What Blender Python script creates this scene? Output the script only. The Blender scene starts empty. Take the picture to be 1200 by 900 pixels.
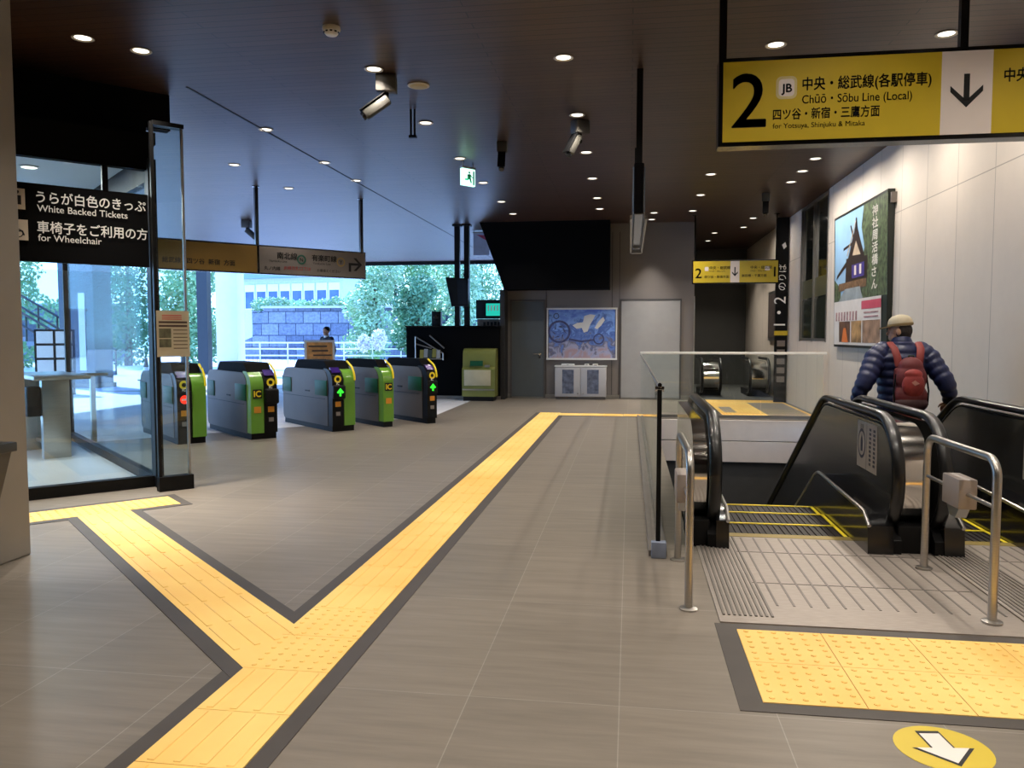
import bpy, bmesh, math, random
from mathutils import Vector, Matrix
random.seed(7)
S = bpy.context.scene
COL = S.collection
PI = math.pi
def R(d): return math.radians(d)
def lin(c):
    c = c / 255.0
    return c / 12.92 if c <= 0.04045 else ((c + 0.055) / 1.055) ** 2.4
def rgb(c): return (lin(c[0]), lin(c[1]), lin(c[2]), 1.0)

# ------------------------------------------------------------------ camera, sky, sun, exposure
cam_d = bpy.data.cameras.new('camera'); cam = bpy.data.objects.new('camera', cam_d); COL.objects.link(cam)
S.camera = cam
cam_d.sensor_fit = 'HORIZONTAL'; cam_d.sensor_width = 36.0; cam_d.lens = 36.0 * 930 / 1200
cam_d.clip_start = 0.05; cam_d.clip_end = 400
cam.location = (0, 0, 1.5)
cam.rotation_euler = (PI / 2 - math.atan(57 / 930), 0, math.atan(138 / 930))
S.view_settings.view_transform = 'Standard'
S.view_settings.look = 'None'
S.view_settings.gamma = 1.0
S.view_settings.use_curve_mapping = False
S.view_settings.exposure = 0.0
S.cycles.use_denoising = True
S.cycles.max_bounces = 8
S.cycles.diffuse_bounces = 4
S.cycles.glossy_bounces = 4
S.cycles.transparent_max_bounces = 16
S.cycles.sample_clamp_indirect = 6.0
S.cycles.caustics_reflective = False
S.cycles.caustics_refractive = False

SKY_STRENGTH = 4.8
SUN_STRENGTH = 9.0
LAMP_POWER = 14.0
w = bpy.data.worlds.new('sky'); S.world = w; w.use_nodes = True
nt = w.node_tree; nt.nodes.clear()
o_ = nt.nodes.new('ShaderNodeOutputWorld'); bg = nt.nodes.new('ShaderNodeBackground')
tc = nt.nodes.new('ShaderNodeTexCoord'); sp = nt.nodes.new('ShaderNodeSeparateXYZ'); rp = nt.nodes.new('ShaderNodeValToRGB')
nt.links.new(tc.outputs['Generated'], sp.inputs[0])
mr_ = nt.nodes.new('ShaderNodeMapRange'); mr_.inputs[1].default_value = -1; mr_.inputs[2].default_value = 1
nt.links.new(sp.outputs['Z'], mr_.inputs[0]); nt.links.new(mr_.outputs[0], rp.inputs[0])
el = rp.color_ramp.elements      # below the horizon: dark ground; above: pale blue rising to deeper blue
el[0].position = 0.48; el[0].color = (0.05, 0.05, 0.06, 1); el[1].position = 0.85; el[1].color = (0.16, 0.35, 1.0, 1)
e1 = el.new(0.5); e1.color = (0.33, 0.62, 1.0, 1)
nt.links.new(rp.outputs[0], bg.inputs['Color']); bg.inputs['Strength'].default_value = SKY_STRENGTH
nt.links.new(bg.outputs[0], o_.inputs['Surface'])
sd = bpy.data.lights.new('sun', 'SUN'); sun = bpy.data.objects.new('sun', sd); COL.objects.link(sun)
sd.energy = SUN_STRENGTH; sd.angle = R(2); sd.color = (0.74, 0.9, 1.0)
sun.rotation_mode = 'QUATERNION'; sun.rotation_quaternion = Vector((0.6, -0.38, -0.7)).to_track_quat('-Z', 'Y'); sun.location = (-20, 20, 30)

# ------------------------------------------------------------------ materials
_M = {}
def node(nt, t, **kw):
    n = nt.nodes.new(t)
    for k, v in kw.items(): setattr(n, k, v)
    return n
def mat(name, c, rough=0.5, metal=0.0, var=0.06, scale=6.0, emit=0.0, bump=0.0, bscale=60.0, spec=0.5, stretch=None, coat=0.0):
    if name in _M: return _M[name]
    m = bpy.data.materials.new(name); m.use_nodes = True; nt = m.node_tree
    b = nt.nodes['Principled BSDF']
    t = node(nt, 'ShaderNodeTexCoord'); n = node(nt, 'ShaderNodeTexNoise'); n.inputs['Scale'].default_value = scale; n.inputs['Detail'].default_value = 4
    src = t.outputs['Object']
    if stretch:
        mp = node(nt, 'ShaderNodeMapping'); mp.inputs['Scale'].default_value = stretch; nt.links.new(src, mp.inputs[0]); src = mp.outputs[0]
    nt.links.new(src, n.inputs['Vector'])
    r = node(nt, 'ShaderNodeValToRGB'); a = rgb(c)
    r.color_ramp.elements[0].position = 0.3; r.color_ramp.elements[1].position = 0.7
    r.color_ramp.elements[0].color = tuple(x * (1 - var) for x in a[:3]) + (1,)
    r.color_ramp.elements[1].color = tuple(min(1, x * (1 + var)) for x in a[:3]) + (1,)
    nt.links.new(n.outputs['Fac'], r.inputs[0]); nt.links.new(r.outputs[0], b.inputs['Base Color'])
    b.inputs['Roughness'].default_value = rough; b.inputs['Metallic'].default_value = metal
    b.inputs['Specular IOR Level'].default_value = spec
    if coat: b.inputs['Coat Weight'].default_value = coat; b.inputs['Coat Roughness'].default_value = 0.08
    if emit:
        b.inputs['Emission Color'].default_value = a; b.inputs['Emission Strength'].default_value = emit
    if bump:
        n2 = node(nt, 'ShaderNodeTexNoise'); n2.inputs['Scale'].default_value = bscale; nt.links.new(src, n2.inputs['Vector'])
        bp = node(nt, 'ShaderNodeBump'); bp.inputs['Strength'].default_value = bump; bp.inputs['Distance'].default_value = 0.01
        nt.links.new(n2.outputs['Fac'], bp.inputs['Height']); nt.links.new(bp.outputs[0], b.inputs['Normal'])
    _M[name] = m
    return m
def glass(name, tint=(0.93, 0.97, 0.96), refl=1.0):
    if name in _M: return _M[name]
    m = bpy.data.materials.new(name); m.use_nodes = True; nt = m.node_tree; nt.nodes.clear()
    out = node(nt, 'ShaderNodeOutputMaterial'); mx = node(nt, 'ShaderNodeMixShader'); tr = node(nt, 'ShaderNodeBsdfTransparent'); gl = node(nt, 'ShaderNodeBsdfGlossy')
    fr = node(nt, 'ShaderNodeLayerWeight'); fr.inputs['Blend'].default_value = 0.5
    pw = node(nt, 'ShaderNodeMath', operation='POWER'); pw.inputs[1].default_value = 5.0; nt.links.new(fr.outputs['Facing'], pw.inputs[0])
    ml = node(nt, 'ShaderNodeMath', operation='MULTIPLY_ADD'); ml.inputs[1].default_value = 0.7 * refl; ml.inputs[2].default_value = 0.035 * refl
    tr.inputs['Color'].default_value = tint + (1,); gl.inputs['Roughness'].default_value = 0.02; gl.inputs['Color'].default_value = (1, 1, 1, 1)
    nt.links.new(pw.outputs[0], ml.inputs[0]); nt.links.new(ml.outputs[0], mx.inputs[0]); nt.links.new(tr.outputs[0], mx.inputs[1]); nt.links.new(gl.outputs[0], mx.inputs[2])
    nt.links.new(mx.outputs[0], out.inputs['Surface'])
    _M[name] = m
    return m
def lamp_mat(name, c, strength):
    if name in _M: return _M[name]
    m = bpy.data.materials.new(name); m.use_nodes = True; nt = m.node_tree; nt.nodes.clear()
    out = node(nt, 'ShaderNodeOutputMaterial'); e = node(nt, 'ShaderNodeEmission'); e.inputs['Color'].default_value = rgb(c); e.inputs['Strength'].default_value = strength
    nt.links.new(e.outputs[0], out.inputs['Surface']); _M[name] = m
    return m
def tiles(name, c1, c2, mortar, bw, bh, ms, rough=0.5, off=(0, 0, 0), rot=(0, 0, 0), offset=0.0, streak=(0.6, 7, 1), svar=0.12, bump=0.25, spec=0.5, bias=0.0):
    m = bpy.data.materials.new(name); m.use_nodes = True; nt = m.node_tree; b = nt.nodes['Principled BSDF']
    t = node(nt, 'ShaderNodeTexCoord'); mp = node(nt, 'ShaderNodeMapping'); mp.vector_type = 'TEXTURE'
    mp.inputs['Location'].default_value = off; mp.inputs['Rotation'].default_value = rot
    nt.links.new(t.outputs['Object'], mp.inputs[0])
    br = node(nt, 'ShaderNodeTexBrick'); br.offset = offset; br.squash = 1.0
    br.inputs['Color1'].default_value = rgb(c1); br.inputs['Color2'].default_value = rgb(c2); br.inputs['Mortar'].default_value = rgb(mortar)
    br.inputs['Scale'].default_value = 1.0; br.inputs['Mortar Size'].default_value = ms; br.inputs['Mortar Smooth'].default_value = 0.1; br.inputs['Bias'].default_value = bias
    br.inputs['Brick Width'].default_value = bw; br.inputs['Row Height'].default_value = bh
    nt.links.new(mp.outputs[0], br.inputs['Vector'])
    st = node(nt, 'ShaderNodeMapping'); st.inputs['Scale'].default_value = streak; nt.links.new(mp.outputs[0], st.inputs[0])
    n = node(nt, 'ShaderNodeTexNoise'); n.inputs['Scale'].default_value = 3.0; n.inputs['Detail'].default_value = 6; n.inputs['Roughness'].default_value = 0.65
    nt.links.new(st.outputs[0], n.inputs['Vector'])
    mr = node(nt, 'ShaderNodeMapRange'); mr.inputs[1].default_value = 0.3; mr.inputs[2].default_value = 0.7; mr.inputs[3].default_value = 1 - svar; mr.inputs[4].default_value = 1 + svar
    nt.links.new(n.outputs['Fac'], mr.inputs[0])
    mx = node(nt, 'ShaderNodeMix', data_type='RGBA', blend_type='MULTIPLY'); mx.inputs['Factor'].default_value = 1.0
    cb = node(nt, 'ShaderNodeCombineColor')
    for i in range(3): nt.links.new(mr.outputs[0], cb.inputs[i])
    nt.links.new(br.outputs['Color'], mx.inputs[6]); nt.links.new(cb.outputs[0], mx.inputs[7])
    nt.links.new(mx.outputs[2], b.inputs['Base Color'])
    b.inputs['Roughness'].default_value = rough; b.inputs['Specular IOR Level'].default_value = spec
    if bump:
        bp = node(nt, 'ShaderNodeBump', invert=True); bp.inputs['Strength'].default_value = bump; bp.inputs['Distance'].default_value = 0.01
        nt.links.new(br.outputs['Fac'], bp.inputs['Height']); nt.links.new(bp.outputs[0], b.inputs['Normal'])
    _M[name] = m
    return m

M_floor = tiles('floor_stone', (127, 118, 107), (120, 112, 102), (148, 142, 132), 0.62, 1.2, 0.0022, rough=0.42, off=(-0.03, 3.16, 0), svar=0.16, streak=(0.5, 5, 1), bump=0.1, spec=0.4)
M_ceil = tiles('ceiling_wood', (74, 55, 45), (63, 47, 39), (24, 18, 16), 3.6, 0.115, 0.006, rough=0.4, offset=0.37, svar=0.25, streak=(1.2, 30, 1), bump=0.6, spec=0.42)
M_wallR = tiles('wall_panels', (224, 212, 198), (219, 208, 194), (170, 160, 148), 0.9, 3.12, 0.006, rough=0.55, off=(0, 0.28, 0), rot=(PI / 2, 0, PI / 2), svar=0.03, streak=(1, 1, 1), bump=0.2)
M_wallB = mat('wall_grey', (120, 115, 113), 0.5, var=0.03, scale=1.5)
M_dark = mat('wall_dark', (84, 84, 82), 0.6, var=0.05, scale=1.5)
M_black = mat('black_paint', (14, 14, 15), 0.5, var=0.15, spec=0.2)
M_deep = mat('deep_black', (7, 7, 8), 0.8, var=0.1, spec=0.08)
M_blackgl = mat('black_gloss', (14, 14, 16), 0.18, var=0.1, coat=0.3)
M_rubber = mat('black_rubber', (18, 18, 19), 0.3, var=0.1, coat=0.15)
M_pillar = mat('pillar_grey', (140, 134, 126), 0.55, var=0.04, scale=3)
M_white = mat('white_paint', (222, 222, 220), 0.5, var=0.02)
M_offw = mat('cream_paint', (205, 198, 182), 0.5, var=0.03)
M_steel = mat('brushed_steel', (186, 182, 176), 0.32, 1.0, var=0.06, scale=8, stretch=(1, 1, 20))
M_chrome = mat('chrome', (222, 218, 212), 0.1, 1.0, var=0.02)
M_alu = mat('aluminium', (168, 166, 162), 0.4, 1.0, var=0.05)
M_plate = mat('landing_steel', (160, 150, 141), 0.5, 0.4, var=0.1, scale=14, stretch=(1, 6, 1))
M_grate = mat('grate_dark', (120, 113, 107), 0.5, 0.4, var=0.1)
M_yel = mat('tactile_yellow', (255, 214, 108), 0.5, var=0.07, scale=0.9, bump=0.1, bscale=200)
_r = [n for n in M_yel.node_tree.nodes if n.type == 'VALTORGB'][0].color_ramp.elements
_r[0].color = rgb((248, 192, 98)); _r[1].color = rgb((255, 218, 130))     # tone varies from orange to pale yellow
M_bord = mat('tactile_border', (72, 66, 62), 0.55, var=0.08)
M_sign = mat('sign_yellow', (210, 184, 46), 0.4, var=0.02, emit=0.03)  # faint glow added to lift the yellow panels; the signs are unlit
M_signdim = mat('sign_amber', (150, 116, 50), 0.4, var=0.03)
M_signw = mat('sign_white', (232, 220, 212), 0.4, var=0.02, emit=0.08)  # added glow brightens the white panels, no lamp inside them
M_signshade = mat('sign_white_shaded', (132, 124, 120), 0.45, var=0.03)  # white panel colour darkened to grey, its shade painted in
M_ink = mat('ink_black', (12, 12, 14), 0.5, var=0.1)
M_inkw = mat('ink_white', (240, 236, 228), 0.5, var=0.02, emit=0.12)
M_inkred = mat('ink_red', (196, 60, 62), 0.5)
M_inkgrn = mat('ink_green', (20, 150, 110), 0.5)
M_inkgold = mat('ink_gold', (176, 146, 84), 0.5)
M_glass = glass('clear_glass', (0.92, 0.96, 0.95))
M_glassd = glass('tinted_glass', (0.84, 0.92, 0.93), 1.2)
M_ygl = mat('step_yellow', (238, 216, 40), 0.5, var=0.05)
M_step = mat('step_metal', (44, 38, 36), 0.55, 0.3, var=0.12, scale=20)
M_gate = mat('gate_grey', (88, 81, 75), 0.55, 0.1, var=0.04, scale=4)
M_lime = mat('gate_lime', (104, 158, 46), 0.28, var=0.05, coat=0.4)
M_dgreen = mat('gate_dark_green', (14, 78, 50), 0.5, var=0.06, spec=0.3)
M_gold = mat('gate_yellow', (236, 208, 40), 0.35, var=0.05, emit=0.12)
M_purple = mat('gate_display', (52, 28, 110), 0.15, var=0.2, coat=0.5)
L_green = lamp_mat('arrow_green', (60, 255, 60), 1.5)
L_red = lamp_mat('mark_red', (255, 50, 30), 2.2)
L_lens = lamp_mat('lamp_lens', (255, 246, 230), 3.0)
L_exit = lamp_mat('exit_face', (190, 255, 235), 2.2)
L_teal = lamp_mat('teal_face', (40, 200, 180), 1.0)

# ------------------------------------------------------------------ mesh builder
_TXT = {}
def text_data(s, bold):
    k = (s, bold)
    if k in _TXT: return _TXT[k]
    cu = bpy.data.curves.new('lettering_source', 'FONT'); cu.body = s; cu.size = 1.0; cu.resolution_u = 5; cu.fill_mode = 'FRONT'
    ob = bpy.data.objects.new('lettering_source', cu); COL.objects.link(ob)
    dg = bpy.context.evaluated_depsgraph_get(); dg.update()
    me = bpy.data.meshes.new_from_object(ob.evaluated_get(dg))
    v0 = [v.co.copy() for v in me.vertices]; f0 = [tuple(p.vertices) for p in me.polygons]
    vs = []; fs = []
    for i, (dx, dy) in enumerate([(0, 0)] if not bold else [(bold, 0), (-bold, 0), (0, bold), (0, -bold)]):
        n = len(vs); vs += [v + Vector((dx, dy, 0.0)) for v in v0]; fs += [tuple(i_ + n for i_ in f) for f in f0]
    bpy.data.objects.remove(ob); bpy.data.curves.remove(cu); bpy.data.meshes.remove(me)
    _TXT[k] = (vs, fs)
    return _TXT[k]
class MB:
    def __init__(self): self.bm = bmesh.new(); self.txt = []
    def box(self, c, s, rz=0, bev=0, rot=None, seg=2):
        m = Matrix.Translation(c) @ (rot if rot is not None else Matrix.Rotation(rz, 4, 'Z')) @ Matrix.Diagonal((s[0], s[1], s[2], 1))
        r = bmesh.ops.create_cube(self.bm, size=1, matrix=m)
        if bev:
            es = list({e for v in r['verts'] for e in v.link_edges})
            bmesh.ops.bevel(self.bm, geom=es, offset=bev, segments=seg, affect='EDGES', profile=0.5, clamp_overlap=True)
        return self
    def raw(self, vs, fs):
        b = [self.bm.verts.new(v) for v in vs]
        for f in fs:
            try: self.bm.faces.new([b[i] for i in f])
            except ValueError: pass
        return self
    def prism(self, poly, fn, d0, d1):
        n = len(poly)
        vs = [Vector(fn(a, b, d0)) for a, b in poly] + [Vector(fn(a, b, d1)) for a, b in poly]
        fs = [tuple(range(n)), tuple(range(2 * n - 1, n - 1, -1))] + [(i, n + i, n + (i + 1) % n, (i + 1) % n) for i in range(n)]
        k0 = len(self.bm.faces)
        self.raw(vs, fs)
        self.bm.faces.ensure_lookup_table()
        bmesh.ops.recalc_face_normals(self.bm, faces=self.bm.faces[k0:])
        return self
    def yz(self, poly, x0, x1): return self.prism(poly, lambda a, b, d: (d, a, b), x0, x1)
    def xz(self, poly, y0, y1): return self.prism(poly, lambda a, b, d: (a, d, b), y0, y1)
    def xy(self, poly, z0, z1): return self.prism(poly, lambda a, b, d: (a, b, d), z0, z1)
    def tube(self, path, r, n=10, caps=True, up=None, ry=None):
        P = [Vector(p) for p in path]; rs = r if isinstance(r, (list, tuple)) else [r] * len(P)
        u0 = Vector(up) if up else None; rings = []; N = None
        for i, p in enumerate(P):
            t = (P[min(i + 1, len(P) - 1)] - P[max(i - 1, 0)]).normalized()
            if u0 is not None: a = (u0 - t * u0.dot(t)).normalized()
            else:
                if N is None: N = Vector((0, 0, 1)) if abs(t.z) < 0.9 else Vector((1, 0, 0))
                a = (N - t * N.dot(t)).normalized(); N = a
            b = t.cross(a); k = ry if ry else rs[i]
            rings.append([self.bm.verts.new(p + a * math.cos(2 * PI * j / n) * rs[i] + b * math.sin(2 * PI * j / n) * (k if ry else rs[i])) for j in range(n)])
        for q in range(len(rings) - 1):
            for j in range(n): self.bm.faces.new((rings[q][j], rings[q][(j + 1) % n], rings[q + 1][(j + 1) % n], rings[q + 1][j]))
        if caps: self.bm.faces.new(rings[0][::-1]); self.bm.faces.new(rings[-1])
        return self
    def cyl(self, a, b, r0, r1=None, n=16): return self.tube([a, b], [r0, r0 if r1 is None else r1], n)
    def lathe(self, prof, c=(0, 0, 0), n=24, rot=None):
        m = Matrix.Translation(c) @ (rot if rot is not None else Matrix.Identity(4))
        rings = [[self.bm.verts.new(m @ Vector((max(r, 1e-4) * math.cos(2 * PI * j / n), max(r, 1e-4) * math.sin(2 * PI * j / n), z))) for j in range(n)] for r, z in prof]
        for q in range(len(rings) - 1):
            for j in range(n): self.bm.faces.new((rings[q][j], rings[q][(j + 1) % n], rings[q + 1][(j + 1) % n], rings[q + 1][j]))
        self.bm.faces.new(rings[0][::-1]); self.bm.faces.new(rings[-1])
        return self
    def ball(self, c, r, rot=None, n=16):
        m = Matrix.Translation(c) @ (rot if rot is not None else Matrix.Identity(4)) @ Matrix.Diagonal((r[0], r[1], r[2], 1))
        bmesh.ops.create_uvsphere(self.bm, u_segments=n, v_segments=n // 2 + 2, radius=1, matrix=m)
        return self
    def text(self, s, size, o, u=(1, 0, 0), v=(0, 0, 1), align='L', bold=0.0, sx=1.0):
        vs, fs = text_data(s, bold)
        if not vs: return self
        x0 = min(p.x for p in vs); x1 = max(p.x for p in vs)
        d = {'L': x0, 'C': (x0 + x1) / 2, 'R': x1}[align]
        o = Vector(o); u = Vector(u).normalized(); v = Vector(v).normalized()
        self.txt.append(([o + u * ((p.x - d) * size * sx) + v * (p.y * size) for p in vs], fs))
        return self
    def flat(self, pts, o, u, v):
        o = Vector(o); u = Vector(u).normalized(); v = Vector(v).normalized()
        return self.raw([o + u * a + v * b for a, b in pts], [tuple(range(len(pts)))])
    def build(self, name, m, parent=None, smooth=True, loc=None, rz=None):
        if name.endswith('lettering') and not name.startswith('white') and (len(self.txt) > 1 or (self.txt and len(self.bm.verts))):
            for vs, fs in self.txt: MB().raw(vs, fs).build(name, m, parent, False, loc, rz)
            self.txt = []
            if not len(self.bm.verts): return None
            name = 'arrow'
        for vs, fs in self.txt: self.raw(vs, fs)
        me = bpy.data.meshes.new(name); self.bm.to_mesh(me); self.bm.free()
        if smooth and len(me.polygons):
            me.shade_smooth(); me.set_sharp_from_angle(angle=0.7)
        me.materials.append(m)
        o = bpy.data.objects.new(name, me); COL.objects.link(o)
        if parent is not None: o.parent = parent
        if loc is not None: o.location = loc
        if rz is not None: o.rotation_euler = (0, 0, rz)
        return o
def tag(o, label=None, cat=None, group=None, kind=None):
    if label: o['label'] = label
    if cat: o['category'] = cat
    if group: o['group'] = group
    if kind: o['kind'] = kind
    return o
def thing(name, label, cat, loc=(0, 0, 0), rz=0, group=None):
    o = bpy.data.objects.new(name, None); COL.objects.link(o); o.location = loc; o.rotation_euler = (0, 0, rz); o.empty_display_size = 0.1
    return tag(o, label, cat, group)
def struct(name, mb, m, label=None, smooth=False):
    o = mb.build(name, m, smooth=smooth); o['kind'] = 'structure'; o['label'] = label or name.replace('_', ' ')
    return o
def copy_tree(o, parent=None):
    c = o.copy(); COL.objects.link(c)
    if parent is not None: c.parent = parent
    for ch in list(o.children): copy_tree(ch, c)
    return c
def arc(cx, cy, r, a0, a1, n):
    return [(cx + r * math.cos(R(a0 + (a1 - a0) * i / n)), cy + r * math.sin(R(a0 + (a1 - a0) * i / n))) for i in range(n + 1)]
def rrect(x0, y0, x1, y1, r, n=4):
    return arc(x1 - r, y0 + r, r, -90, 0, n) + arc(x1 - r, y1 - r, r, 0, 90, n) + arc(x0 + r, y1 - r, r, 90, 180, n) + arc(x0 + r, y0 + r, r, 180, 270, n)
EG = Vector((0.682, 0.731, 0)); EQ = Vector((0.731, -0.682, 0)); F0 = Vector((-5.0, 6.85, 0)); RG = math.atan2(0.731, 0.682)
def fac(t, off=0.0, z=0.0): return F0 + EG * t + EQ * off + Vector((0, 0, z))
HC = 4.1

# ------------------------------------------------------------------ the setting
WX0, WX1, WY0, WY1 = 0.44, 3.46, 6.08, 14.6      # the escalator well
b = MB()
def slab(x0, x1, y0, y1): b.box(((x0 + x1) / 2, (y0 + y1) / 2, -0.1), (x1 - x0, y1 - y0, 0.2))
b.xy([(-14.2, -6), (WX0, -6), (WX0, 19.4), (-3.6, 19.4), (-3.6, 14.26), (-14.2, 2.9)], -0.2, 0.0); slab(WX0, 3.6, -6, WY0); slab(WX0, 3.6, WY1, 25.2)
b.xy([(-14, 19.4), (-14, 19.6), (1.4, 25.2), (WX0, 25.2), (WX0, 19.4)], -0.2, 0.0)
struct('floor', b, M_floor, 'large grey stone floor tiles of the concourse')
M_ground = tiles('ground_paving', (222, 222, 226), (214, 215, 220), (176, 178, 184), 0.6, 0.6, 0.004, rough=0.6, svar=0.08)
struct('ground', MB().xy([(-77, -8), (-14.2, -8), (-14.2, 2.9), (-3.6, 14.26), (-3.6, 19.4), (1.3, 25.3), (33, 25.3), (33, 91), (-77, 91)], -0.2, -0.001), M_ground, 'pale paving outside beyond the gates')
b = MB(); b.box((-5.2, 10.6, HC + 0.2), (17.8, 33.6, 0.4)); struct('ceiling', b, M_ceil, 'dark brown wooden plank ceiling')
struct('trim_1', MB().box((-4.62, 17.6, HC - 0.003), (0.022, 19.4, 0.006)), M_black, 'thin dark joint running along the ceiling')
struct('trim_2', MB().box((-5.2, 27.45, HC - 0.06), (17.8, 0.12, 0.12)), M_black, 'dark edge of the ceiling canopy outdoors')
# right wall with a display recess
b = MB()
b.box((3.58, 4.47, 2.05), (0.2, 20.94, 4.1)); b.box((3.58, 21.1, 2.05), (0.2, 7.8, 4.1))
b.box((3.58, 16.07, 0.7), (0.2, 2.26, 1.4)); b.box((3.68, 16.07, 2.7), (0.05, 2.26, 2.8))
struct('wall_right', b, M_wallR, 'pale beige panelled wall beside the escalators')
b = MB()
for (y, z, sy, sz) in ((14.96, 2.72, 0.06, 2.68), (17.18, 2.72, 0.06, 2.68), (16.07, 1.42, 2.26, 0.05), (16.07, 4.06, 2.26, 0.05), (16.07, 2.72, 0.05, 2.68)): b.box((3.5, y, z), (0.06, sy, sz))
f = struct('window_1', b, M_alu, 'dark glazed display window set in the right wall')
MB().box((3.53, 16.07, 2.72), (0.02, 2.2, 2.64)).build('pane', mat('dark_pane', (26, 30, 27), 0.08, var=0.1), f, smooth=False)
MB().box((3.512, 16.07, 1.83), (0.01, 2.1, 0.75)).build('lower_panel', mat('pane_green', (22, 34, 26), 0.2, var=0.3, scale=2), f, smooth=False)
MB().box((3.512, 16.07, 2.42), (0.01, 2.1, 0.36)).build('reflection_band', mat('pane_reflection', (92, 90, 62), 0.3, var=0.1), f, smooth=False)  # tan strip paints a reflection onto the display glass
# back wall
b = MB(); b.box((-0.77, 18.95, 2.05), (4.46, 0.3, 4.1)); struct('wall_back', b, M_wallB, 'grey panelled wall at the end of the hall')
b = MB()
for x in (-1.97, -0.42, -0.25): b.box((x, 18.797, 1.95), (0.012, 0.01, 3.9))
struct('trim_3', b, mat('seam_dark', (60, 58, 60), 0.6), 'dark upright joints in the grey end wall')
b = MB(); b.xz([(-3.46, 4.1), (-2.88, 2.56), (-0.47, 2.56), (-0.47, 4.1)], 18.2, 18.8); struct('wall_fascia', b, M_deep, 'black slanting fascia above the mural')
struct('wall_end', MB().box((-2.95, 18.6, 1.28), (0.12, 0.5, 2.56), bev=0.01), mat('end_dark', (34, 34, 36), 0.5), 'dark edge of the end wall beside the ticket machine')
struct('baseboard_back', MB().box((-0.72, 18.79, 0.05), (4.36, 0.03, 0.1)), M_alu, 'metal skirting of the end wall')
def flush_door(name, x0, x1, label, hx):
    b = MB(); b.box(((x0 + x1) / 2, 18.785, 1.17), (x1 - x0, 0.03, 2.26), bev=0.004)
    d = struct(name, b, mat('door_' + name, (84, 92, 98) if hx is not None else (158, 158, 158), 0.45, var=0.03), label)
    b = MB()
    for s in (x0 - 0.02, x1 + 0.02): b.box((s, 18.785, 1.18), (0.035, 0.04, 2.32))
    b.box(((x0 + x1) / 2, 18.785, 2.33), (x1 - x0 + 0.07, 0.04, 0.035)); b.build('door_frame', mat('frame_grey', (84, 82, 83), 0.5), d, smooth=False)
    if hx is not None:
        b = MB(); b.lathe([(0.035, 0), (0.035, 0.015), (0.012, 0.02), (0.012, 0.05)], (hx, 18.77, 1.06), 16, Matrix.Rotation(PI / 2, 4, 'X'))
        b.tube([(hx, 18.72, 1.06), (hx - 0.03, 18.72, 1.06), (hx - 0.14, 18.725, 1.06)], 0.012, 8); b.box((hx, 18.768, 0.98), (0.03, 0.01, 0.05)); b.build('door_handle', M_chrome, d)
flush_door('door_1', -2.79, -2.03, 'narrow grey service door left of the mural', -2.12)
flush_door('door_2', -0.2, 1.14, 'wide grey service door right of the mural', None)
# corridor past the end wall
struct('wall_corridor', MB().box((1.42, 22.1, 2.05), (0.08, 6.1, 4.1)), M_dark, 'dark side wall of the far corridor')
struct('wall_far', MB().box((2.45, 25.1, 2.05), (2.1, 0.2, 4.1)), M_dark, 'dark wall closing the far corridor')
struct('trim_4', MB().box((1.465, 18.795, 1.2), (0.025, 0.03, 2.4)), M_alu, 'bright metal corner strip of the end wall')
# rear and left walls out of the picture
struct('wall_rear', MB().box((-3, -6.1, 2.05), (14, 0.2, 4.1)), M_wallB, 'grey wall behind the viewer')
a0 = fac(-3.6); struct('wall_left', MB().box((-7.6, -0.9, 2.05), (0.2, 10.4, 4.1)), M_wallB, 'grey wall on the left out of view')
# pillar at the left edge
struct('pillar', MB().box((-4.5, 4.55, 2.05), (0.9, 0.55, 4.1), bev=0.012), M_pillar, 'grey square pillar at the left edge')
# the escalator well
b = MB()
b.box((1.95, WY1 + 0.02, -0.2), (3.1, 0.12, 0.37), bev=0.004); b.box((1.95, WY1 + 0.02, -0.585), (3.1, 0.12, 0.37), bev=0.004)
struct('trim_5', b, mat('fascia_pale', (222, 212, 206), 0.5, var=0.03), 'pale two-tier edge of the landing beyond the escalators')
b = MB(); b.box((1.95, WY1 + 0.08, -2.35), (3.3, 0.1, 4.2)); b.box((0.39, 10.35, -2.3), (0.1, 8.6, 4.2)); b.box((3.52, 10.35, -2.3), (0.1, 8.6, 4.2)); b.box((1.95, 10.35, -4.45), (3.2, 8.6, 0.1)); b.box((1.95, 6.0, -2.4), (3.2, 0.1, 4.0))
struct('wall_well', b, mat('well_dark', (70, 70, 70), 0.6), 'dark walls of the escalator well')

# ------------------------------------------------------------------ tactile paving
def dots(b, o, u, v, nu, nv, sp, z=0.006):
    for i in range(nu):
        for j in range(nv):
            c = o + u * (sp * (i + 0.5)) + v * (sp * (j + 0.5))
            b.lathe([(0.013, z - 0.002), (0.0125, z + 0.003), (0.009, z + 0.005)], (c.x, c.y, 0), 8)
def bars(b, o, u, v, wid, length, n, z=0.006):   # n bars along v
    for i in range(n):
        c = o + u * (wid * (i + 0.5) / n) + v * (length / 2)
        b.box((c.x, c.y, z + 0.001), (0.03, length - 0.03, 0.006), rz=math.atan2(v.y, v.x) - PI / 2, bev=0.0025, seg=1)
X = Vector((1, 0, 0)); Y = Vector((0, 1, 0))
def tactile(name, label, build_fn, poly, border, bz=0.003):
    b = MB()
    for p in poly: b.xy(p, 0.0, 0.006)
    build_fn(b)
    o = struct(name, b, M_yel, label, smooth=True)
    bb = MB()
    for p in border: bb.xy(p, 0.0, bz)
    bb.build('border', M_bord, o, smooth=False)
    return o
def rect(x0, x1, y0, y1): return [(x0, y0), (x1, y0), (x1, y1), (x0, y1)]
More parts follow.
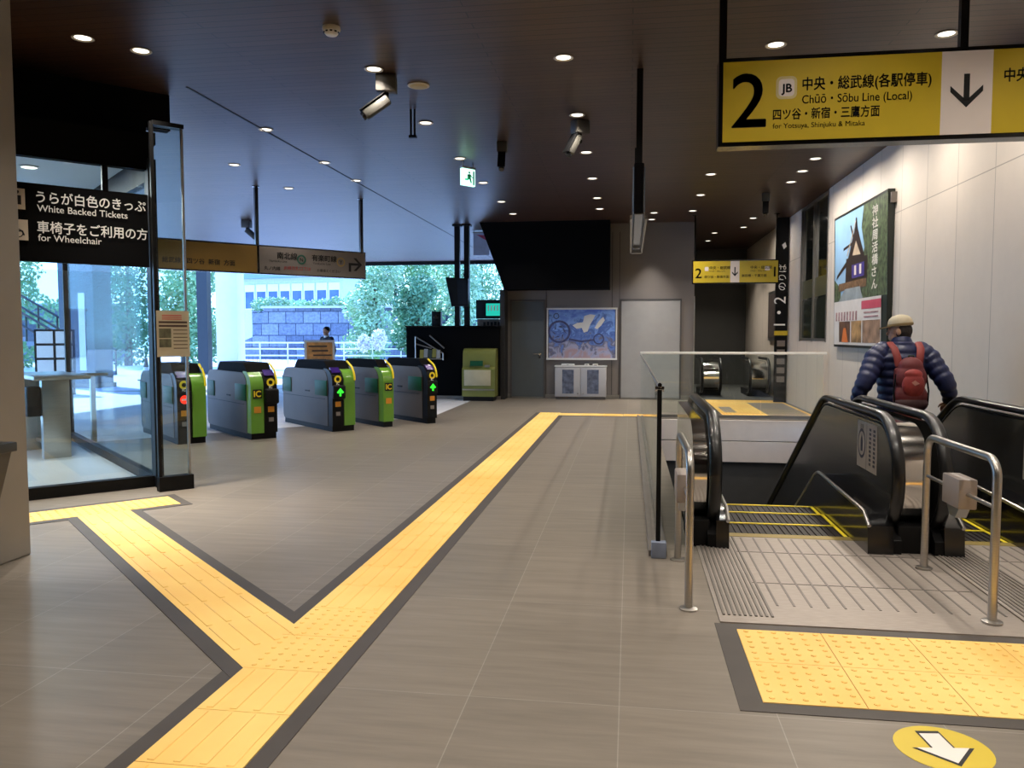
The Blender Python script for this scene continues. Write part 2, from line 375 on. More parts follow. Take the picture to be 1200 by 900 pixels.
def main_strip(b):
    y = 0.08
    while y < 14.9:
        if abs(y - 3.28) < 0.05 or abs(y - 3.68) < 0.05 or y > 14.7: dots(b, Vector((-1.71, y, 0)), X, Y, 6, 6, 0.0667)
        else: bars(b, Vector((-1.71, y, 0)), X, Y, 0.4, 0.4, 4)
        y += 0.4
    x = -1.31
    while x < 1.3:
        bars(b, Vector((x, 15.2, 0)), -Y, X, 0.4, 0.4, 4); x += 0.4
y_l, y_r = 3.29, 3.86
polys = []
y = 0.08
while y < 15.1: polys.append(rect(-1.71, -1.312, y + 0.002, y + 0.398)); y += 0.4
x = -1.31
while x < 1.3: polys.append(rect(x + 0.002, x + 0.398, 14.8, 15.2)); x += 0.4
tactile('tactile_paving', 'long yellow tactile strip leading to the end wall', main_strip, polys,
        [rect(-1.79, -1.71, 0, y_l - 0.02), rect(-1.79, -1.71, y_r + 0.07, 15.2), rect(-1.31, -1.23, 0, 14.72), rect(-1.79, 1.7, 15.2, 15.28), rect(-1.31, 1.4, 14.72, 14.8)])
def ft(t, off): p = fac(t, off); return (p.x, p.y)
def branch(b):
    off = 1.04
    while off < 4.3:
        o = fac(-0.37, off); bars(b, o, EG, EQ, 0.4, 0.4, 4); off += 0.4
    dots(b, fac(-0.37, 0.63), EG, EQ, 6, 6, 0.0667)
    t = 0.03
    while t < 0.4: dots(b, fac(t, 0.63), EG, EQ, 6, 6, 0.0667); t += 0.4
    t = -0.77
    while t > -1.9: dots(b, fac(t, 0.63), EG, EQ, 6, 6, 0.0667); t -= 0.4
bp = [[ft(-0.37, 1.02), ft(0.03, 1.02), ft(0.03, 4.473), ft(-0.37, 4.846)], [ft(-2.0, 0.62), ft(0.45, 0.62), ft(0.45, 1.02), ft(-2.0, 1.02)]]
tactile('tactile_paving', 'yellow tactile branch running to the glass door', branch, bp,
        [[ft(0.03, 1.02), ft(0.11, 1.1), ft(0.11, 4.4), ft(0.03, 4.473)], [ft(-0.45, 1.1), ft(-0.37, 1.02), ft(-0.37, 4.846), ft(-0.45, 4.92)],
         [ft(0.45, 0.54), ft(0.53, 0.54), ft(0.53, 1.1), ft(0.45, 1.1)], [ft(-2.0, 0.54), ft(0.45, 0.54), ft(0.45, 0.62), ft(-2.0, 0.62)], [ft(0.03, 1.02), ft(0.45, 1.02), ft(0.45, 1.1), ft(0.11, 1.1)], [ft(-2, 1.02), ft(-0.37, 1.02), ft(-0.45, 1.1), ft(-2, 1.1)]], 0.0042)
def esc_tac(b):
    for i in range(7):
        for j in range(2): dots(b, Vector((0.56 + 0.41 * i, 3.28 + 0.41 * j, 0)), X, Y, 6, 6, 0.067)
tactile('tactile_paving', 'yellow dotted tactile tiles before the escalators', esc_tac, [rect(0.55 + 0.41 * i + 0.002, 0.55 + 0.41 * (i + 1) - 0.002, 3.27 + 0.41 * j + 0.002, 3.27 + 0.41 * (j + 1) - 0.002) for i in range(7) for j in range(2)],
        [rect(0.45, 3.48, 3.19, 3.27), rect(0.45, 0.55, 3.27, 4.17), rect(0.55, 3.48, 4.09, 4.17)])
def far_tac(b):
    for i in range(4):
        for j in range(3): dots(b, Vector((1.75 + 0.41 * i, 15.3 + 0.41 * j, 0)), X, Y, 6, 6, 0.067)
tactile('tactile_paving', 'yellow tactile floor beyond the escalator well', far_tac, [rect(1.74, 3.4, 14.8, 18.9)],
        [rect(1.4, 1.74, 15.28, 18.9)])
struct('trim_6', MB().box((2.95, 16.6, 0.004), (0.75, 3.0, 0.012)).box((1.95, 16.4, 0.004), (0.24, 1.2, 0.012)), M_plate, 'steel floor plates beyond the escalator well')
struct('trim_7', MB().box((2.45, 21.9, 0.003), (2.0, 6.0, 0.01)), M_dark, 'dark floor of the far corridor')
# floor sticker
st = thing('floor_sticker', 'round yellow floor sticker with a white arrow before the escalators', 'sticker', (1.14, 3.0, 0))
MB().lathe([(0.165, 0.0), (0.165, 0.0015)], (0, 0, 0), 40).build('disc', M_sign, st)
def arrow_poly(s): return [(-0.035 * s, 0.1 * s), (0.035 * s, 0.1 * s), (0.035 * s, 0.0), (0.09 * s, 0.0), (0, -0.1 * s), (-0.09 * s, 0.0), (-0.035 * s, 0.0)]
MB().flat(arrow_poly(1.25), (0, 0, 0.0022), (1, 0.12, 0), (-0.12, 1, 0)).build('arrow_outline', M_ink, st, smooth=False)
MB().flat(arrow_poly(1.05), (0, 0.0, 0.0028), (1, 0.12, 0), (-0.12, 1, 0)).build('arrow', M_signw, st, smooth=False)

# ------------------------------------------------------------------ ceiling downlights
def downlight(x, y, power=None, label=None, size=1.0, group='recessed ceiling downlights', dim=False):
    t = thing('downlight', label, 'ceiling light', (x, y, HC), 0, group)
    b = MB(); b.lathe([(0.085, 0.0), (0.095, -0.006), (0.088, -0.01), (0.072, -0.004), (0.068, 0.0)], (0, 0, 0), 24); b.build('trim_ring', M_offw, t)
    MB().lathe([(0.068, -0.001), (0.06, -0.0035)], (0, 0, 0), 20).build('lens', L_lens, t)
    ld = bpy.data.lights.new('lamp', 'AREA'); ld.shape = 'DISK'; ld.size = 0.11; ld.spread = R(108); ld.energy = LAMP_POWER if power is None else power; ld.color = (1.0, 0.91, 0.8)
    lo = bpy.data.objects.new('lamp', ld); COL.objects.link(lo); lo.parent = t; lo.location = (0, 0, -0.02)
    return t
def spot_door(x, y, label):
    t = downlight(x, y, 19, label); lo = [c for c in t.children if c.type == 'LIGHT'][0]
    lo.data.spread = R(56); lo.rotation_mode = 'QUATERNION'; lo.rotation_quaternion = (EQ * 0.16 + Vector((0, 0, -1))).to_track_quat('-Z', 'Y')
ORD = ['first', 'second', 'third', 'fourth', 'fifth', 'sixth', 'seventh', 'eighth', 'ninth']
rows = [(-0.64, [7.6, 9.56, 11.5, 13.4, 15.3, 16.6], 'recessed downlight, {} from the viewer in the ceiling row above the open floor'),
        (1.27, [7.55, 9.5, 11.4, 13.34, 15.25, 17.15], 'recessed downlight, {} from the viewer in the ceiling row above the near escalator'),
        (2.68, [7.5, 9.4, 11.0, 12.4, 13.3, 14.2, 18.4, 19.9], 'recessed downlight, {} from the viewer in the ceiling row beside the right wall'),
        (-2.5, [7.65, 9.64, 11.62, 13.5, 15.44, 17.0], 'recessed downlight, {} from the viewer in the ceiling row passing the exit sign'),
        (-4.58, [9.65, 11.6, 13.0], 'recessed downlight, {} from the viewer in the ceiling row above the ticket gates'),
        (-6.0, [11.54, 13.5], 'recessed downlight, {} from the viewer in the leftmost ceiling row behind the gates')]
for x, ys, lab in rows:
    for k, y in enumerate(ys):
        d = downlight(x, y, LAMP_POWER * 2.0 if x > 2 and y < 15 else None, lab.format(ORD[k]), 1)
        if x > 2: [c for c in d.children if c.type == 'LIGHT'][0].data.spread = R(165)
p = fac(-0.1, 0.42); spot_door(p.x, p.y, 'recessed downlight before the glass door, nearer to the pillar')
p = fac(0.38, 0.4); spot_door(p.x, p.y, 'recessed downlight before the glass door, farther from the pillar')
downlight(0.48, 17.3, None, 'recessed downlight before the wide grey door, nearer one'); [c for c in downlight(0.46, 18.28, 13, 'recessed downlight before the wide grey door, close to the wall').children if c.type == 'LIGHT'][0].data.spread = R(56)
for k, y in enumerate((20.9, 22.6)): downlight(2.1, y, 26, 'recessed downlight inside the dark far corridor, %s one' % ('nearer', 'deeper')[k])
for x in (-2.55, -0.64, 1.27, 2.68):
    for y in (-0.2, 1.9, 3.8, 5.7): downlight(x, y, 15, 'recessed downlight in the ceiling above the viewer', group='downlights above the viewer')

# ------------------------------------------------------------------ overhead signs
def hang_sign(t, w_, h, d, hangers, zc, ztop, pole=0.022, fr=0.025):
    b = MB()
    b.box((w_ / 2, 0, zc + h / 2 + fr / 2), (w_ + 2 * fr, d, fr)).box((w_ / 2, 0, zc - h / 2 - fr / 2), (w_ + 2 * fr, d, fr)).box((-fr / 2, 0, zc), (fr, d, h)).box((w_ + fr / 2, 0, zc), (fr, d, h)); b.box((w_ / 2, 0.01, zc), (w_, d - 0.03, h))
    b.build('frame', M_blackgl, t, smooth=False)
    for x in hangers:
        b = MB(); b.box((x, 0, (zc + h / 2 + fr + ztop) / 2), (pole * 2, pole * 2, ztop - zc - h / 2 - fr)); b.lathe([(0.06, -0.012), (0.06, 0)], (x, 0, ztop), 16); b.build('hanger', M_blackgl, t, smooth=False)
U = (1, 0, 0); V = (0, 0, 1)
def face(t, name, m, x0, x1, z0, z1, y): return MB().box(((x0 + x1) / 2, y, (z0 + z1) / 2), (x1 - x0, 0.008, z1 - z0)).build(name, m, t, smooth=False)
sg = thing('platform_sign', 'big yellow hanging sign with a black number 2 over the escalators', 'sign', (0.54, 5.06, 0), R(0.0))
Z0, Z1 = 2.66, 3.13; zc = (Z0 + Z1) / 2
hang_sign(sg, 2.75, Z1 - Z0, 0.12, [0.0, 1.36, 2.7], zc, HC)
yf = -0.064
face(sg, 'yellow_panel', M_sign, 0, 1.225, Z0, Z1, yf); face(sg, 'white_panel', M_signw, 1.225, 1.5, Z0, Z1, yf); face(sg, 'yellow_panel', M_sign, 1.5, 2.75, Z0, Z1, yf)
yt = yf - 0.0055; k = Z1 - Z0
b = MB()
b.text('2', 0.45, (0.05, yt, Z0 + 0.085), U, V, 'L', 0.008)
b.text('中央・総武線(各駅停車)', 0.082, (0.455, yt, Z0 + 0.292), U, V, 'L', 0.02, sx=0.83)
b.text('Chūō・Sōbu Line (Local)', 0.068, (0.455, yt, Z0 + 0.21), U, V, 'L', 0.008, sx=0.87)
b.text('四ツ谷・新宿・三鷹方面', 0.07, (0.29, yt, Z0 + 0.125), U, V, 'L', 0.018, sx=0.79)
b.text('for Yotsuya, Shinjuku & Mitaka', 0.042, (0.29, yt, Z0 + 0.07), U, V, 'L', 0.004)
b.text('中央・総武線(各駅停車)', 0.082, (1.56, yt, Z0 + 0.292), U, V, 'L', 0.02, sx=0.83)
b.text('Chūō・Sōbu Line (Local)', 0.068, (1.68, yt, Z0 + 0.21), U, V, 'L', 0.006)
b.build('lettering', M_ink, sg, smooth=False)
b = MB(); cx = 1.362
b.flat([(-0.016, 0.34), (0.016, 0.34), (0.016, 0.19), (-0.016, 0.19)], (cx, yt, Z0), U, V)
b.flat([(0, 0.15), (0.088, 0.24), (0.088, 0.275), (0, 0.19)], (cx, yt, Z0), U, V); b.flat([(0, 0.15), (0, 0.19), (-0.088, 0.275), (-0.088, 0.24)], (cx, yt, Z0), U, V)
b.build('arrow', M_ink, sg, smooth=False)
b = MB(); b.flat(rrect(0.305, 0.24, 0.425, 0.372, 0.03), (0, yt, Z0), U, V); b.build('line_badge', mat('badge_cream', (226, 214, 158), 0.5), sg, smooth=False)
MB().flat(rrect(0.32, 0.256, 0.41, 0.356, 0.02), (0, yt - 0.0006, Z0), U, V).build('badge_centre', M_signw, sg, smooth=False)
MB().text('JB', 0.068, (0.366, yt - 0.0012, Z0 + 0.28), U, V, 'C', 0.03).build('badge_letters', M_ink, sg, smooth=False)

s2 = thing('subway_sign', 'hanging sign above the gates, half amber, half white darkened with painted shade, with a turning arrow', 'sign', (-7.62, 12.02, 0), math.atan2(1.52, 1.41))
hang_sign(s2, 3.74, 0.46, 0.1, [1.66, 3.7], 2.83, HC, pole=0.03)
W1, W2 = 2.6, 3.06
face(s2, 'amber_panel', M_signdim, 0, 1.64, W1, W2, -0.054); face(s2, 'grey_panel', M_signshade, 1.68, 3.74, W1, W2, -0.054)
yt = -0.0595
b = MB(); b.text('南北線', 0.13, (2.0, yt, W1 + 0.27), U, V, 'L', 0.02); b.text('有楽町線', 0.125, (2.66, yt, W1 + 0.27), U, V, 'L', 0.02)
b.text('Namboku Line', 0.055, (1.86, yt, W1 + 0.2), U, V, 'L', 0.004); b.text('Yurakucho Line', 0.055, (2.68, yt, W1 + 0.2), U, V, 'L', 0.004)
b.text('N', 0.09, (2.46, yt - 0.001, W1 + 0.235), U, V, 'C', 0.02); b.text('Y', 0.09, (3.24, yt - 0.001, W1 + 0.235), U, V, 'C', 0.02)
b.text('丸ノ内線', 0.075, (1.76, yt, W1 + 0.06), U, V, 'L', 0.02); b.text('お乗換えください', 0.06, (2.76, yt, W1 + 0.07), U, V, 'L', 0.01)
b.text('総武線   四ツ谷  新宿  方面', 0.1, (0.06, yt, W1 + 0.1), U, V, 'L', 0.02)
b.build('lettering', M_ink, s2, smooth=False)
MB().text('JR線改札口では', 0.075, (2.12, yt, W1 + 0.08), U, V, 'L', 0.015).build('red_lettering', M_inkred, s2, smooth=False)
def ring(b, cx, cz, r0, r1, y, n=28):
    for i in range(n):
        a, c = 2 * PI * i / n, 2 * PI * (i + 1) / n
        b.flat([(cx + r0 * math.cos(a), cz + r0 * math.sin(a)), (cx + r1 * math.cos(a), cz + r1 * math.sin(a)), (cx + r1 * math.cos(c), cz + r1 * math.sin(c)), (cx + r0 * math.cos(c), cz + r0 * math.sin(c))], (0, y, 0), U, V)
    return b
ring(MB(), 2.46, W1 + 0.27, 0.058, 0.088, yt).build('green_ring', mat('ring_green', (20, 90, 76), 0.5), s2, smooth=False)
ring(MB(), 3.24, W1 + 0.27, 0.062, 0.085, yt).build('gold_ring', M_inkgold, s2, smooth=False)
b = MB(); b.flat([(3.4, 0.1), (3.45, 0.1), (3.45, 0.22), (3.56, 0.22), (3.56, 0.265), (3.4, 0.265)], (0, yt, W1), U, V)
b.flat([(3.62, 0.24), (3.50, 0.12), (3.56, 0.12), (3.68, 0.24)], (0, yt, W1), U, V); b.flat([(3.62, 0.24), (3.68, 0.24), (3.56, 0.36), (3.50, 0.36)], (0, yt, W1), U, V); b.flat([(3.5, 0.22), (3.64, 0.22), (3.64, 0.265), (3.5, 0.265)], (0, yt, W1), U, V)
b.build('arrow', M_ink, s2, smooth=False)

s3 = thing('platform_sign', 'small yellow hanging sign with 2 and 1 at the far corridor', 'sign', (1.35, 17.8, 0))
hang_sign(s3, 1.77, 0.46, 0.1, [0.03, 1.74], 2.87, HC, pole=0.015)
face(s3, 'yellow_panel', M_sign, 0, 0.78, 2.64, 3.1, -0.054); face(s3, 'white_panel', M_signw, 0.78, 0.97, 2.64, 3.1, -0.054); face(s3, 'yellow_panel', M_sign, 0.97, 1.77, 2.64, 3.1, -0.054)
b = MB(); b.text('2', 0.3, (0.04, yt, 2.74), U, V, 'L', 0.01); b.text('1', 0.3, (1.72, yt, 2.76), U, V, 'R', 0.01)
for x in (0.34, 1.2):
    b.text('中央・総武線', 0.075, (x, yt, 2.93), U, V, 'L', 0.01); b.text('Chūō・Sōbu Line', 0.045, (x, yt, 2.87), U, V, 'L', 0.0)
b.text('四ツ谷・新宿方面', 0.065, (0.24, yt, 2.74), U, V, 'L', 0.01); b.text('飯田橋・千葉方面', 0.065, (1.02, yt, 2.76), U, V, 'L', 0.01)
b.flat([(-0.012, 0.33), (0.012, 0.33), (0.012, 0.17), (-0.012, 0.17)], (0.875, yt, 2.64), U, V); b.flat([(0, 0.13), (0.06, 0.2), (0.06, 0.235), (0, 0.17)], (0.875, yt, 2.64), U, V); b.flat([(0, 0.13), (0, 0.17), (-0.06, 0.235), (-0.06, 0.2)], (0.875, yt, 2.64), U, V)
b.build('lettering', M_ink, s3, smooth=False)
b = MB()
for x in (0.27, 1.5): b.flat(rrect(x - 0.03 if x < 1 else x, 0.25, x + 0.05 if x < 1 else x + 0.1, 0.34, 0.015), (0, yt, 2.64), U, V)
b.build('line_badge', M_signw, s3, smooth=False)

# the long sign seen edge on
s4 = thing('information_sign', 'long hanging double-faced sign seen edge on in mid hall', 'sign', (0.075, 9.7, 0))
b = MB(); b.box((0, 0, 2.94), (0.1, 3.4, 0.5), bev=0.01); b.build('frame', M_blackgl, s4, smooth=False)
for s in (-1, 1): MB().box((0.055 * s, 0, 2.94), (0.012, 3.3, 0.44)).build('face_panel', mat('sign_bluegrey', (96, 112, 130), 0.35), s4, smooth=False)
for s in (-1, 1): MB().box((0.075 * s, 0, 2.67), (0.02, 3.3, 0.04)).build('edge_rail', M_alu, s4, smooth=False)
for y in (-1.66, 1.66):
    MB().box((0, y, (HC + 3.19) / 2), (0.06, 0.05, HC - 3.19)).build('hanger', M_black, s4, smooth=False)
MB().box((0, 1.5, 2.655), (0.14, 0.1, 0.05)).build('junction_box', M_alu, s4, smooth=False)

# ------------------------------------------------------------------ ceiling fittings
def camera_fit(x, y, ang, label, drop=0.13, s=1.0, bm=None):
    t = thing('security_camera', label, 'camera', (x, y, HC), ang, 'ceiling cameras')
    MB().box((0, 0, -0.085 * s), (0.2 * s, 0.16 * s, 0.17 * s), bev=0.012).build('mount_box', mat('camera_box', (66, 63, 58), 0.5), t)
    MB().cyl((0, 0, -0.17 * s), (0, 0, -0.26 * s), 0.022 * s, n=10).ball((0, 0, -0.26 * s), (0.03 * s,) * 3).build('swivel', M_black, t)
    rot = Matrix.Rotation(R(bm if bm is not None else 35), 4, 'Y')
    b = MB(); m = Matrix.Translation((-0.1 * s, 0, -0.31 * s)) @ rot
    b.box(m @ Vector((0, 0, 0)), (0.3 * s, 0.1 * s, 0.1 * s), rot=rot.inverted(), bev=0.02); b.build('housing', mat('camera_body', (58, 56, 50), 0.55), t)
    b = MB(); m2 = Matrix.Translation((-0.1 * s, 0, -0.31 * s)) @ rot.inverted(); b.box(m2 @ Vector((0.0, 0, 0.058 * s)), (0.32 * s, 0.12 * s, 0.012), rot=rot.inverted()); b.build('sunshade', M_black, t)
    q0 = m2 @ Vector((-0.15 * s, 0, 0)); q1 = m2 @ Vector((-0.175 * s, 0, 0)); MB().cyl(q0, q1, 0.042 * s, n=14).build('lens', M_blackgl, t)
    return t
camera_fit(-2.44, 7.86, R(10), 'black-visored security camera beside the ceiling speaker, largest of the cameras')
camera_fit(-1.73, 10.75, R(95), 'small security camera right of the lit exit sign', s=0.85, bm=62)
camera_fit(-0.62, 9.82, R(40), 'security camera in the middle of the ceiling left of the edge-on sign', s=0.95, bm=60)
camera_fit(2.45, 15.3, R(80), 'security camera on the ceiling near the right wall', s=0.9, bm=60)
camera_fit(-8.62, 17.1, R(180), 'security camera above the hanging sign over the gates', bm=40)
t = thing('smoke_detector', 'round cream smoke detector on the wooden ceiling', 'detector', (-2.52, 6.58, HC))
MB().lathe([(0.075, 0), (0.078, -0.02), (0.07, -0.035)], n=28).build('base', M_offw, t)
MB().lathe([(0.066, -0.035), (0.06, -0.05), (0.045, -0.068), (0.02, -0.072)], n=28).build('sensor_dome', M_white, t)
b = MB()
for i in range(10): b.box((0.06 * math.cos(i * PI / 5), 0.06 * math.sin(i * PI / 5), -0.047), (0.012, 0.02, 0.01), rz=i * PI / 5)
b.build('vent', M_black, t)
t = thing('ceiling_speaker', 'round cream ceiling speaker beside the largest security camera', 'speaker', (-2.2, 8.2, HC))
MB().lathe([(0.11, 0), (0.115, -0.01), (0.1, -0.016)], n=32).build('rim', M_offw, t)
MB().lathe([(0.1, -0.012), (0.09, -0.018)], n=32).build('grille', mat('grille_cream', (188, 170, 118), 0.6, bump=0.4, bscale=300), t)
t = thing('hanging_rod', 'short black double rod hanging from the ceiling left of the exit sign', 'fitting', (-2.5, 9.05, HC))
for s in (-0.022, 0.022): MB().cyl((s, 0, 0), (s, 0, -0.3), 0.012).build('rod', M_black, t)
MB().box((0, 0, -0.31), (0.085, 0.05, 0.03)).build('end_plate', M_black, t, smooth=False)
t = thing('exit_sign', 'glowing white and green exit sign hanging from the ceiling', 'sign', (-2.44, 11.9, HC), R(52))
for s in (-0.1, 0.1): MB().cyl((s, 0, 0), (s, 0, -0.07), 0.008).build('hanger', M_alu, t)
MB().box((0, 0, -0.085), (0.26, 0.07, 0.03)).build('top_case', M_alu, t, smooth=False)
MB().box((0, 0, -0.225), (0.26, 0.05, 0.25), bev=0.006).build('light_panel', L_exit, t)
b = MB(); G = (0, -0.027, -0.225)
b.ball((0.01, -0.027, -0.155), (0.018, 0.002, 0.018)); b.flat([(-0.03, 0.04), (0.03, 0.05), (0.04, -0.01), (0.06, -0.08), (0.035, -0.085), (0.01, -0.03), (-0.03, -0.05), (-0.08, -0.05), (-0.08, -0.03), (-0.03, -0.02)], G, U, V)
b.flat([(0.08, 0.1), (0.11, 0.1), (0.11, -0.11), (0.08, -0.11)], G, U, V); b.flat([(0.03, 0.05), (0.08, 0.0), (0.07, -0.012), (0.02, 0.03)], G, U, V)
b.build('running_figure', M_inkgrn, t, smooth=False)

# ------------------------------------------------------------------ escalators
NR, NZ, YF = 0.42, 0.51, -0.46; YC = YF + NR; YI = 1.62; INC = 30
def rail_path(ins=0.0, length=7.0, start=-62):
    r = NR - ins
    pts = [(YC + r * math.cos(R(a)), NZ + r * math.sin(R(a))) for a in [360 + start - (360 + start - 90) * i / 22 for i in range(23)]]
    z = NZ + r
    rt = 0.55 - ins
    pts.append((YI - 0.15, z))
    for i in range(0, 7):
        a = R(90 - INC * i / 6); pts.append((YI - 0.15 + (rt) * math.cos(a), z - rt + rt * math.sin(a)))
    y, zz = pts[-1]; pts.append((y + length * math.cos(R(INC)), zz - length * math.sin(R(INC))))
    return pts
def newel_path(ins=0.0, length=7.0):
    # front of the loop: bottom -> front -> top
    r = NR - ins; pts = []
    for i in range(23):
        a = R(-75 - 195 * i / 22); pts.append((YC + r * math.cos(a), NZ + r * math.sin(a)))
    return pts + rail_path(ins, length)[23:]
def escalator(name, label, xl, xr, s0, s1, drums, group, yside):
    xc = (xl + xr) / 2; t = thing(name, label, 'escalator', (xc, 6.08, 0), 0, group)
    xl -= xc; xr -= xc; s0 -= xc; s1 -= xc
    P = newel_path(); Q = newel_path(0.045)
    for sgn, x in ((-1, xl), (1, xr)):
        # handrail: wide flattened belt
        MB().tube([(x, y, z) for y, z in P], 0.044, 14, up=(1, 0, 0), ry=0.03).build('handrail', M_rubber, t)
        poly = [(y, z) for y, z in Q]; e = poly[-1]
        low = [(e[0] - 0.45, e[1] - 0.75), (YI + 0.25, 0.12), (YI - 0.1, 0.16), (YC, 0.16)]
        bal = MB().yz(poly + low, x - 0.014, x + 0.014).build('balustrade', mat('balustrade_dark', (44, 44, 42), 0.22, var=0.05, coat=0.2), t)
        MB().tube([(x - sgn * 0.016, y, z) for y, z in newel_path(0.06)], 0.007, 6).build('inner_trim', M_black, bal)
        # deck between belt panel and steps
        xi = s0 if sgn < 0 else s1; xa, xb = sorted((xi, x - sgn * 0.012))
        dk = [(-0.44, 0.0), (-0.42, 0.2), (-0.3, 0.27), (1.0, 0.31)] + arc(1.0, -0.09, 0.4, 90, 60, 4) + [(1.2 + 6.0, 0.256 - 3.46), (1.2 + 6.0, -4.0), (1.3, -0.9), (0.0, -0.03)]
        d = MB().yz(dk, xa, xb).build('skirt_deck', M_blackgl, t)
        ed = [(-0.43, 0.2), (-0.3, 0.275)] + [(1.0, 0.318)] + arc(1.0, -0.085, 0.403, 84, 60, 4) + [(7.2, -3.19)]
        MB().tube([(xi + sgn * 0.008, y, z) for y, z in ed], 0.014, 8).build('skirt_trim', M_steel, d)
        bs = MB(); bs.yz([(-0.42, 0.0), (-0.42, 0.1), (-0.3, 0.19), (0.5, 0.19), (0.5, 0)], x - 0.044, x + 0.044); bs.build('newel_base', M_black, t)
    for (xa, xb) in drums:
        xa -= xc; xb -= xc
        r = NR - 0.05; pr = [(YC + r * math.cos(R(a)), NZ + r * math.sin(R(a))) for a in range(-100, -271, -10)]
        dr = MB().yz(pr + [(YI - 0.1, NZ + r), (YI - 0.1, 0.0), (YC, 0.0)], xa, xb).build('newel_drum', M_chrome, t)
        bb = MB(); bb.box(((xa + xb) / 2, YC - 0.12, 0.1), (xb - xa + 0.06, 0.46, 0.2), bev=0.02); bb.build('drum_base', M_black, t)
    # steps
    z = 0.0; y = 0.0
    for i in range(13):
        dz = (0, 0, 0.02, 0.09, 0.18)[i] if i < 5 else 0.231
        z -= dz
        b = MB(); b.box(((s0 + s1) / 2, y + 0.2, z - 0.13), (s1 - s0 - 0.01, 0.396, 0.25))
        n = int((s1 - s0) / 0.045)
        for k in range(n): b.box((s0 + 0.03 + k * (s1 - s0 - 0.06) / (n - 1), y + 0.2, z - 0.002), (0.02, 0.38, 0.01))
        stp = b.build('step', M_step, t, smooth=False)
        e = MB(); e.box(((s0 + s1) / 2, y + 0.382, z + 0.004), (s1 - s0 - 0.02, 0.03, 0.006)); e.box((s1 - 0.02, y + 0.2, z + 0.004), (0.026, 0.39, 0.006)); e.box((s0 + 0.02, y + 0.2, z + 0.004), (0.026, 0.39, 0.006))
        e.build('edge_line', M_ygl, stp, smooth=False)
        y += 0.4
    MB().box(((s0 + s1) / 2, -0.03, 0.004), (s1 - s0, 0.1, 0.012)).build('comb', mat('comb_yellowish', (150, 132, 70), 0.5, 0.3), t, smooth=False)
    # landing plate
    pl = MB(); px0, px1 = (0.48 - xc, 2.04 - xc) if s0 + xc < 1 else (2.055 - xc, 3.44 - xc)
    pl.box(((px0 + px1) / 2, -0.99, 0.003), (px1 - px0, 1.82, 0.01)); p = pl.build('landing_plate', M_plate, t, smooth=False)
    g = MB(); x = px0 + 0.34
    while x < px1 - 0.05: g.box((x, -0.86, 0.0085), (0.012, 1.5, 0.003)); x += 0.09
    for yy in (-0.5, -1.2): g.box(((px0 + px1) / 2 + 0.1, yy, 0.0085), (px1 - px0 - 0.3, 0.008, 0.003))
    g.build('plate_groove', M_grate, p, smooth=False)
    g = MB()
    for k in range(10): g.box((px0 + 0.03 + k * 0.028, -0.95, 0.011), (0.013, 1.7, 0.006))
    g.build('border_grate', M_grate, p, smooth=False)
    return t
esc1 = escalator('escalator', 'left-hand escalator going down, beside the glass barrier', 0.6, 1.8, 0.70, 1.62, [(0.45, 0.545), (1.855, 2.01)], 'escalators down to the platform', 1)
esc2 = escalator('escalator', 'narrow escalator by the beige wall, carrying the man with the backpack', 2.1, 2.95, 2.24, 2.72, [(3.0, 3.3)], 'escalators down to the platform', 1)
def sticker(t, xw, y0, y1, z0, z1, two):
    xc = t.location.x; x = xw - xc - 0.0155
    s = MB().box((x, (y0 + y1) / 2 - 6.08, (z0 + z1) / 2), (0.002, y1 - y0, z1 - z0)).build('safety_notice', mat('notice_pale', (170, 160, 152), 0.5, var=0.04), t, smooth=False)
    b = MB(); o = (x - 0.0018, 0, 0); u = (0, -1, 0)
    h = z1 - z0; wd = y1 - y0; cy = -(y1 - 6.08) + (wd * 0.24 if two else wd / 2)
    rad = min(wd * (0.2 if two else 0.42), h * 0.3)
    for i in range(28):
        a, c = 2 * PI * i / 28, 2 * PI * (i + 1) / 28
        b.flat([(cy + rad * q * math.cos(g), z0 + h * 0.52 + rad * 1.15 * q * math.sin(g)) for q, g in ((0.8, a), (1, a), (1, c), (0.8, c))], o, u, V)
    b.flat([(cy - 0.25 * rad, z0 + h * 0.52 - rad * 0.6), (cy + 0.25 * rad, z0 + h * 0.52 - rad * 0.6), (cy + 0.3 * rad, z0 + h * 0.52 + rad * 0.2), (cy, z0 + h * 0.52 + rad * 0.8), (cy - 0.3 * rad, z0 + h * 0.52 + rad * 0.2)], o, u, V)
    b.text('注意', h * 0.13, (x - 0.0018, -(cy), z1 - h * 0.17), u, V, 'C', 0.01)
    if two:
        for j in range(2):
            for k in range(9):
                yy = -(y1 - 6.08) + wd * (0.62 + 0.2 * j); b.flat([(yy, z1 - h * (0.1 + 0.09 * k)), (yy + wd * 0.1, z1 - h * (0.1 + 0.09 * k)), (yy + wd * 0.1, z1 - h * (0.155 + 0.09 * k)), (yy, z1 - h * (0.155 + 0.09 * k))], o, u, V)
        b.flat([(-(y1 - 6.08) + wd * 0.485, z0), (-(y1 - 6.08) + wd * 0.5, z0), (-(y1 - 6.08) + wd * 0.5, z1), (-(y1 - 6.08) + wd * 0.485, z1)], o, u, V)
    b.build('print', mat('notice_ink', (40, 38, 58), 0.5), s, smooth=False)
sticker(esc1, 1.8, 6.06, 6.56, 0.48, 0.84, True)
sticker(esc2, 2.95, 6.05, 6.42, 0.42, 0.82, False)

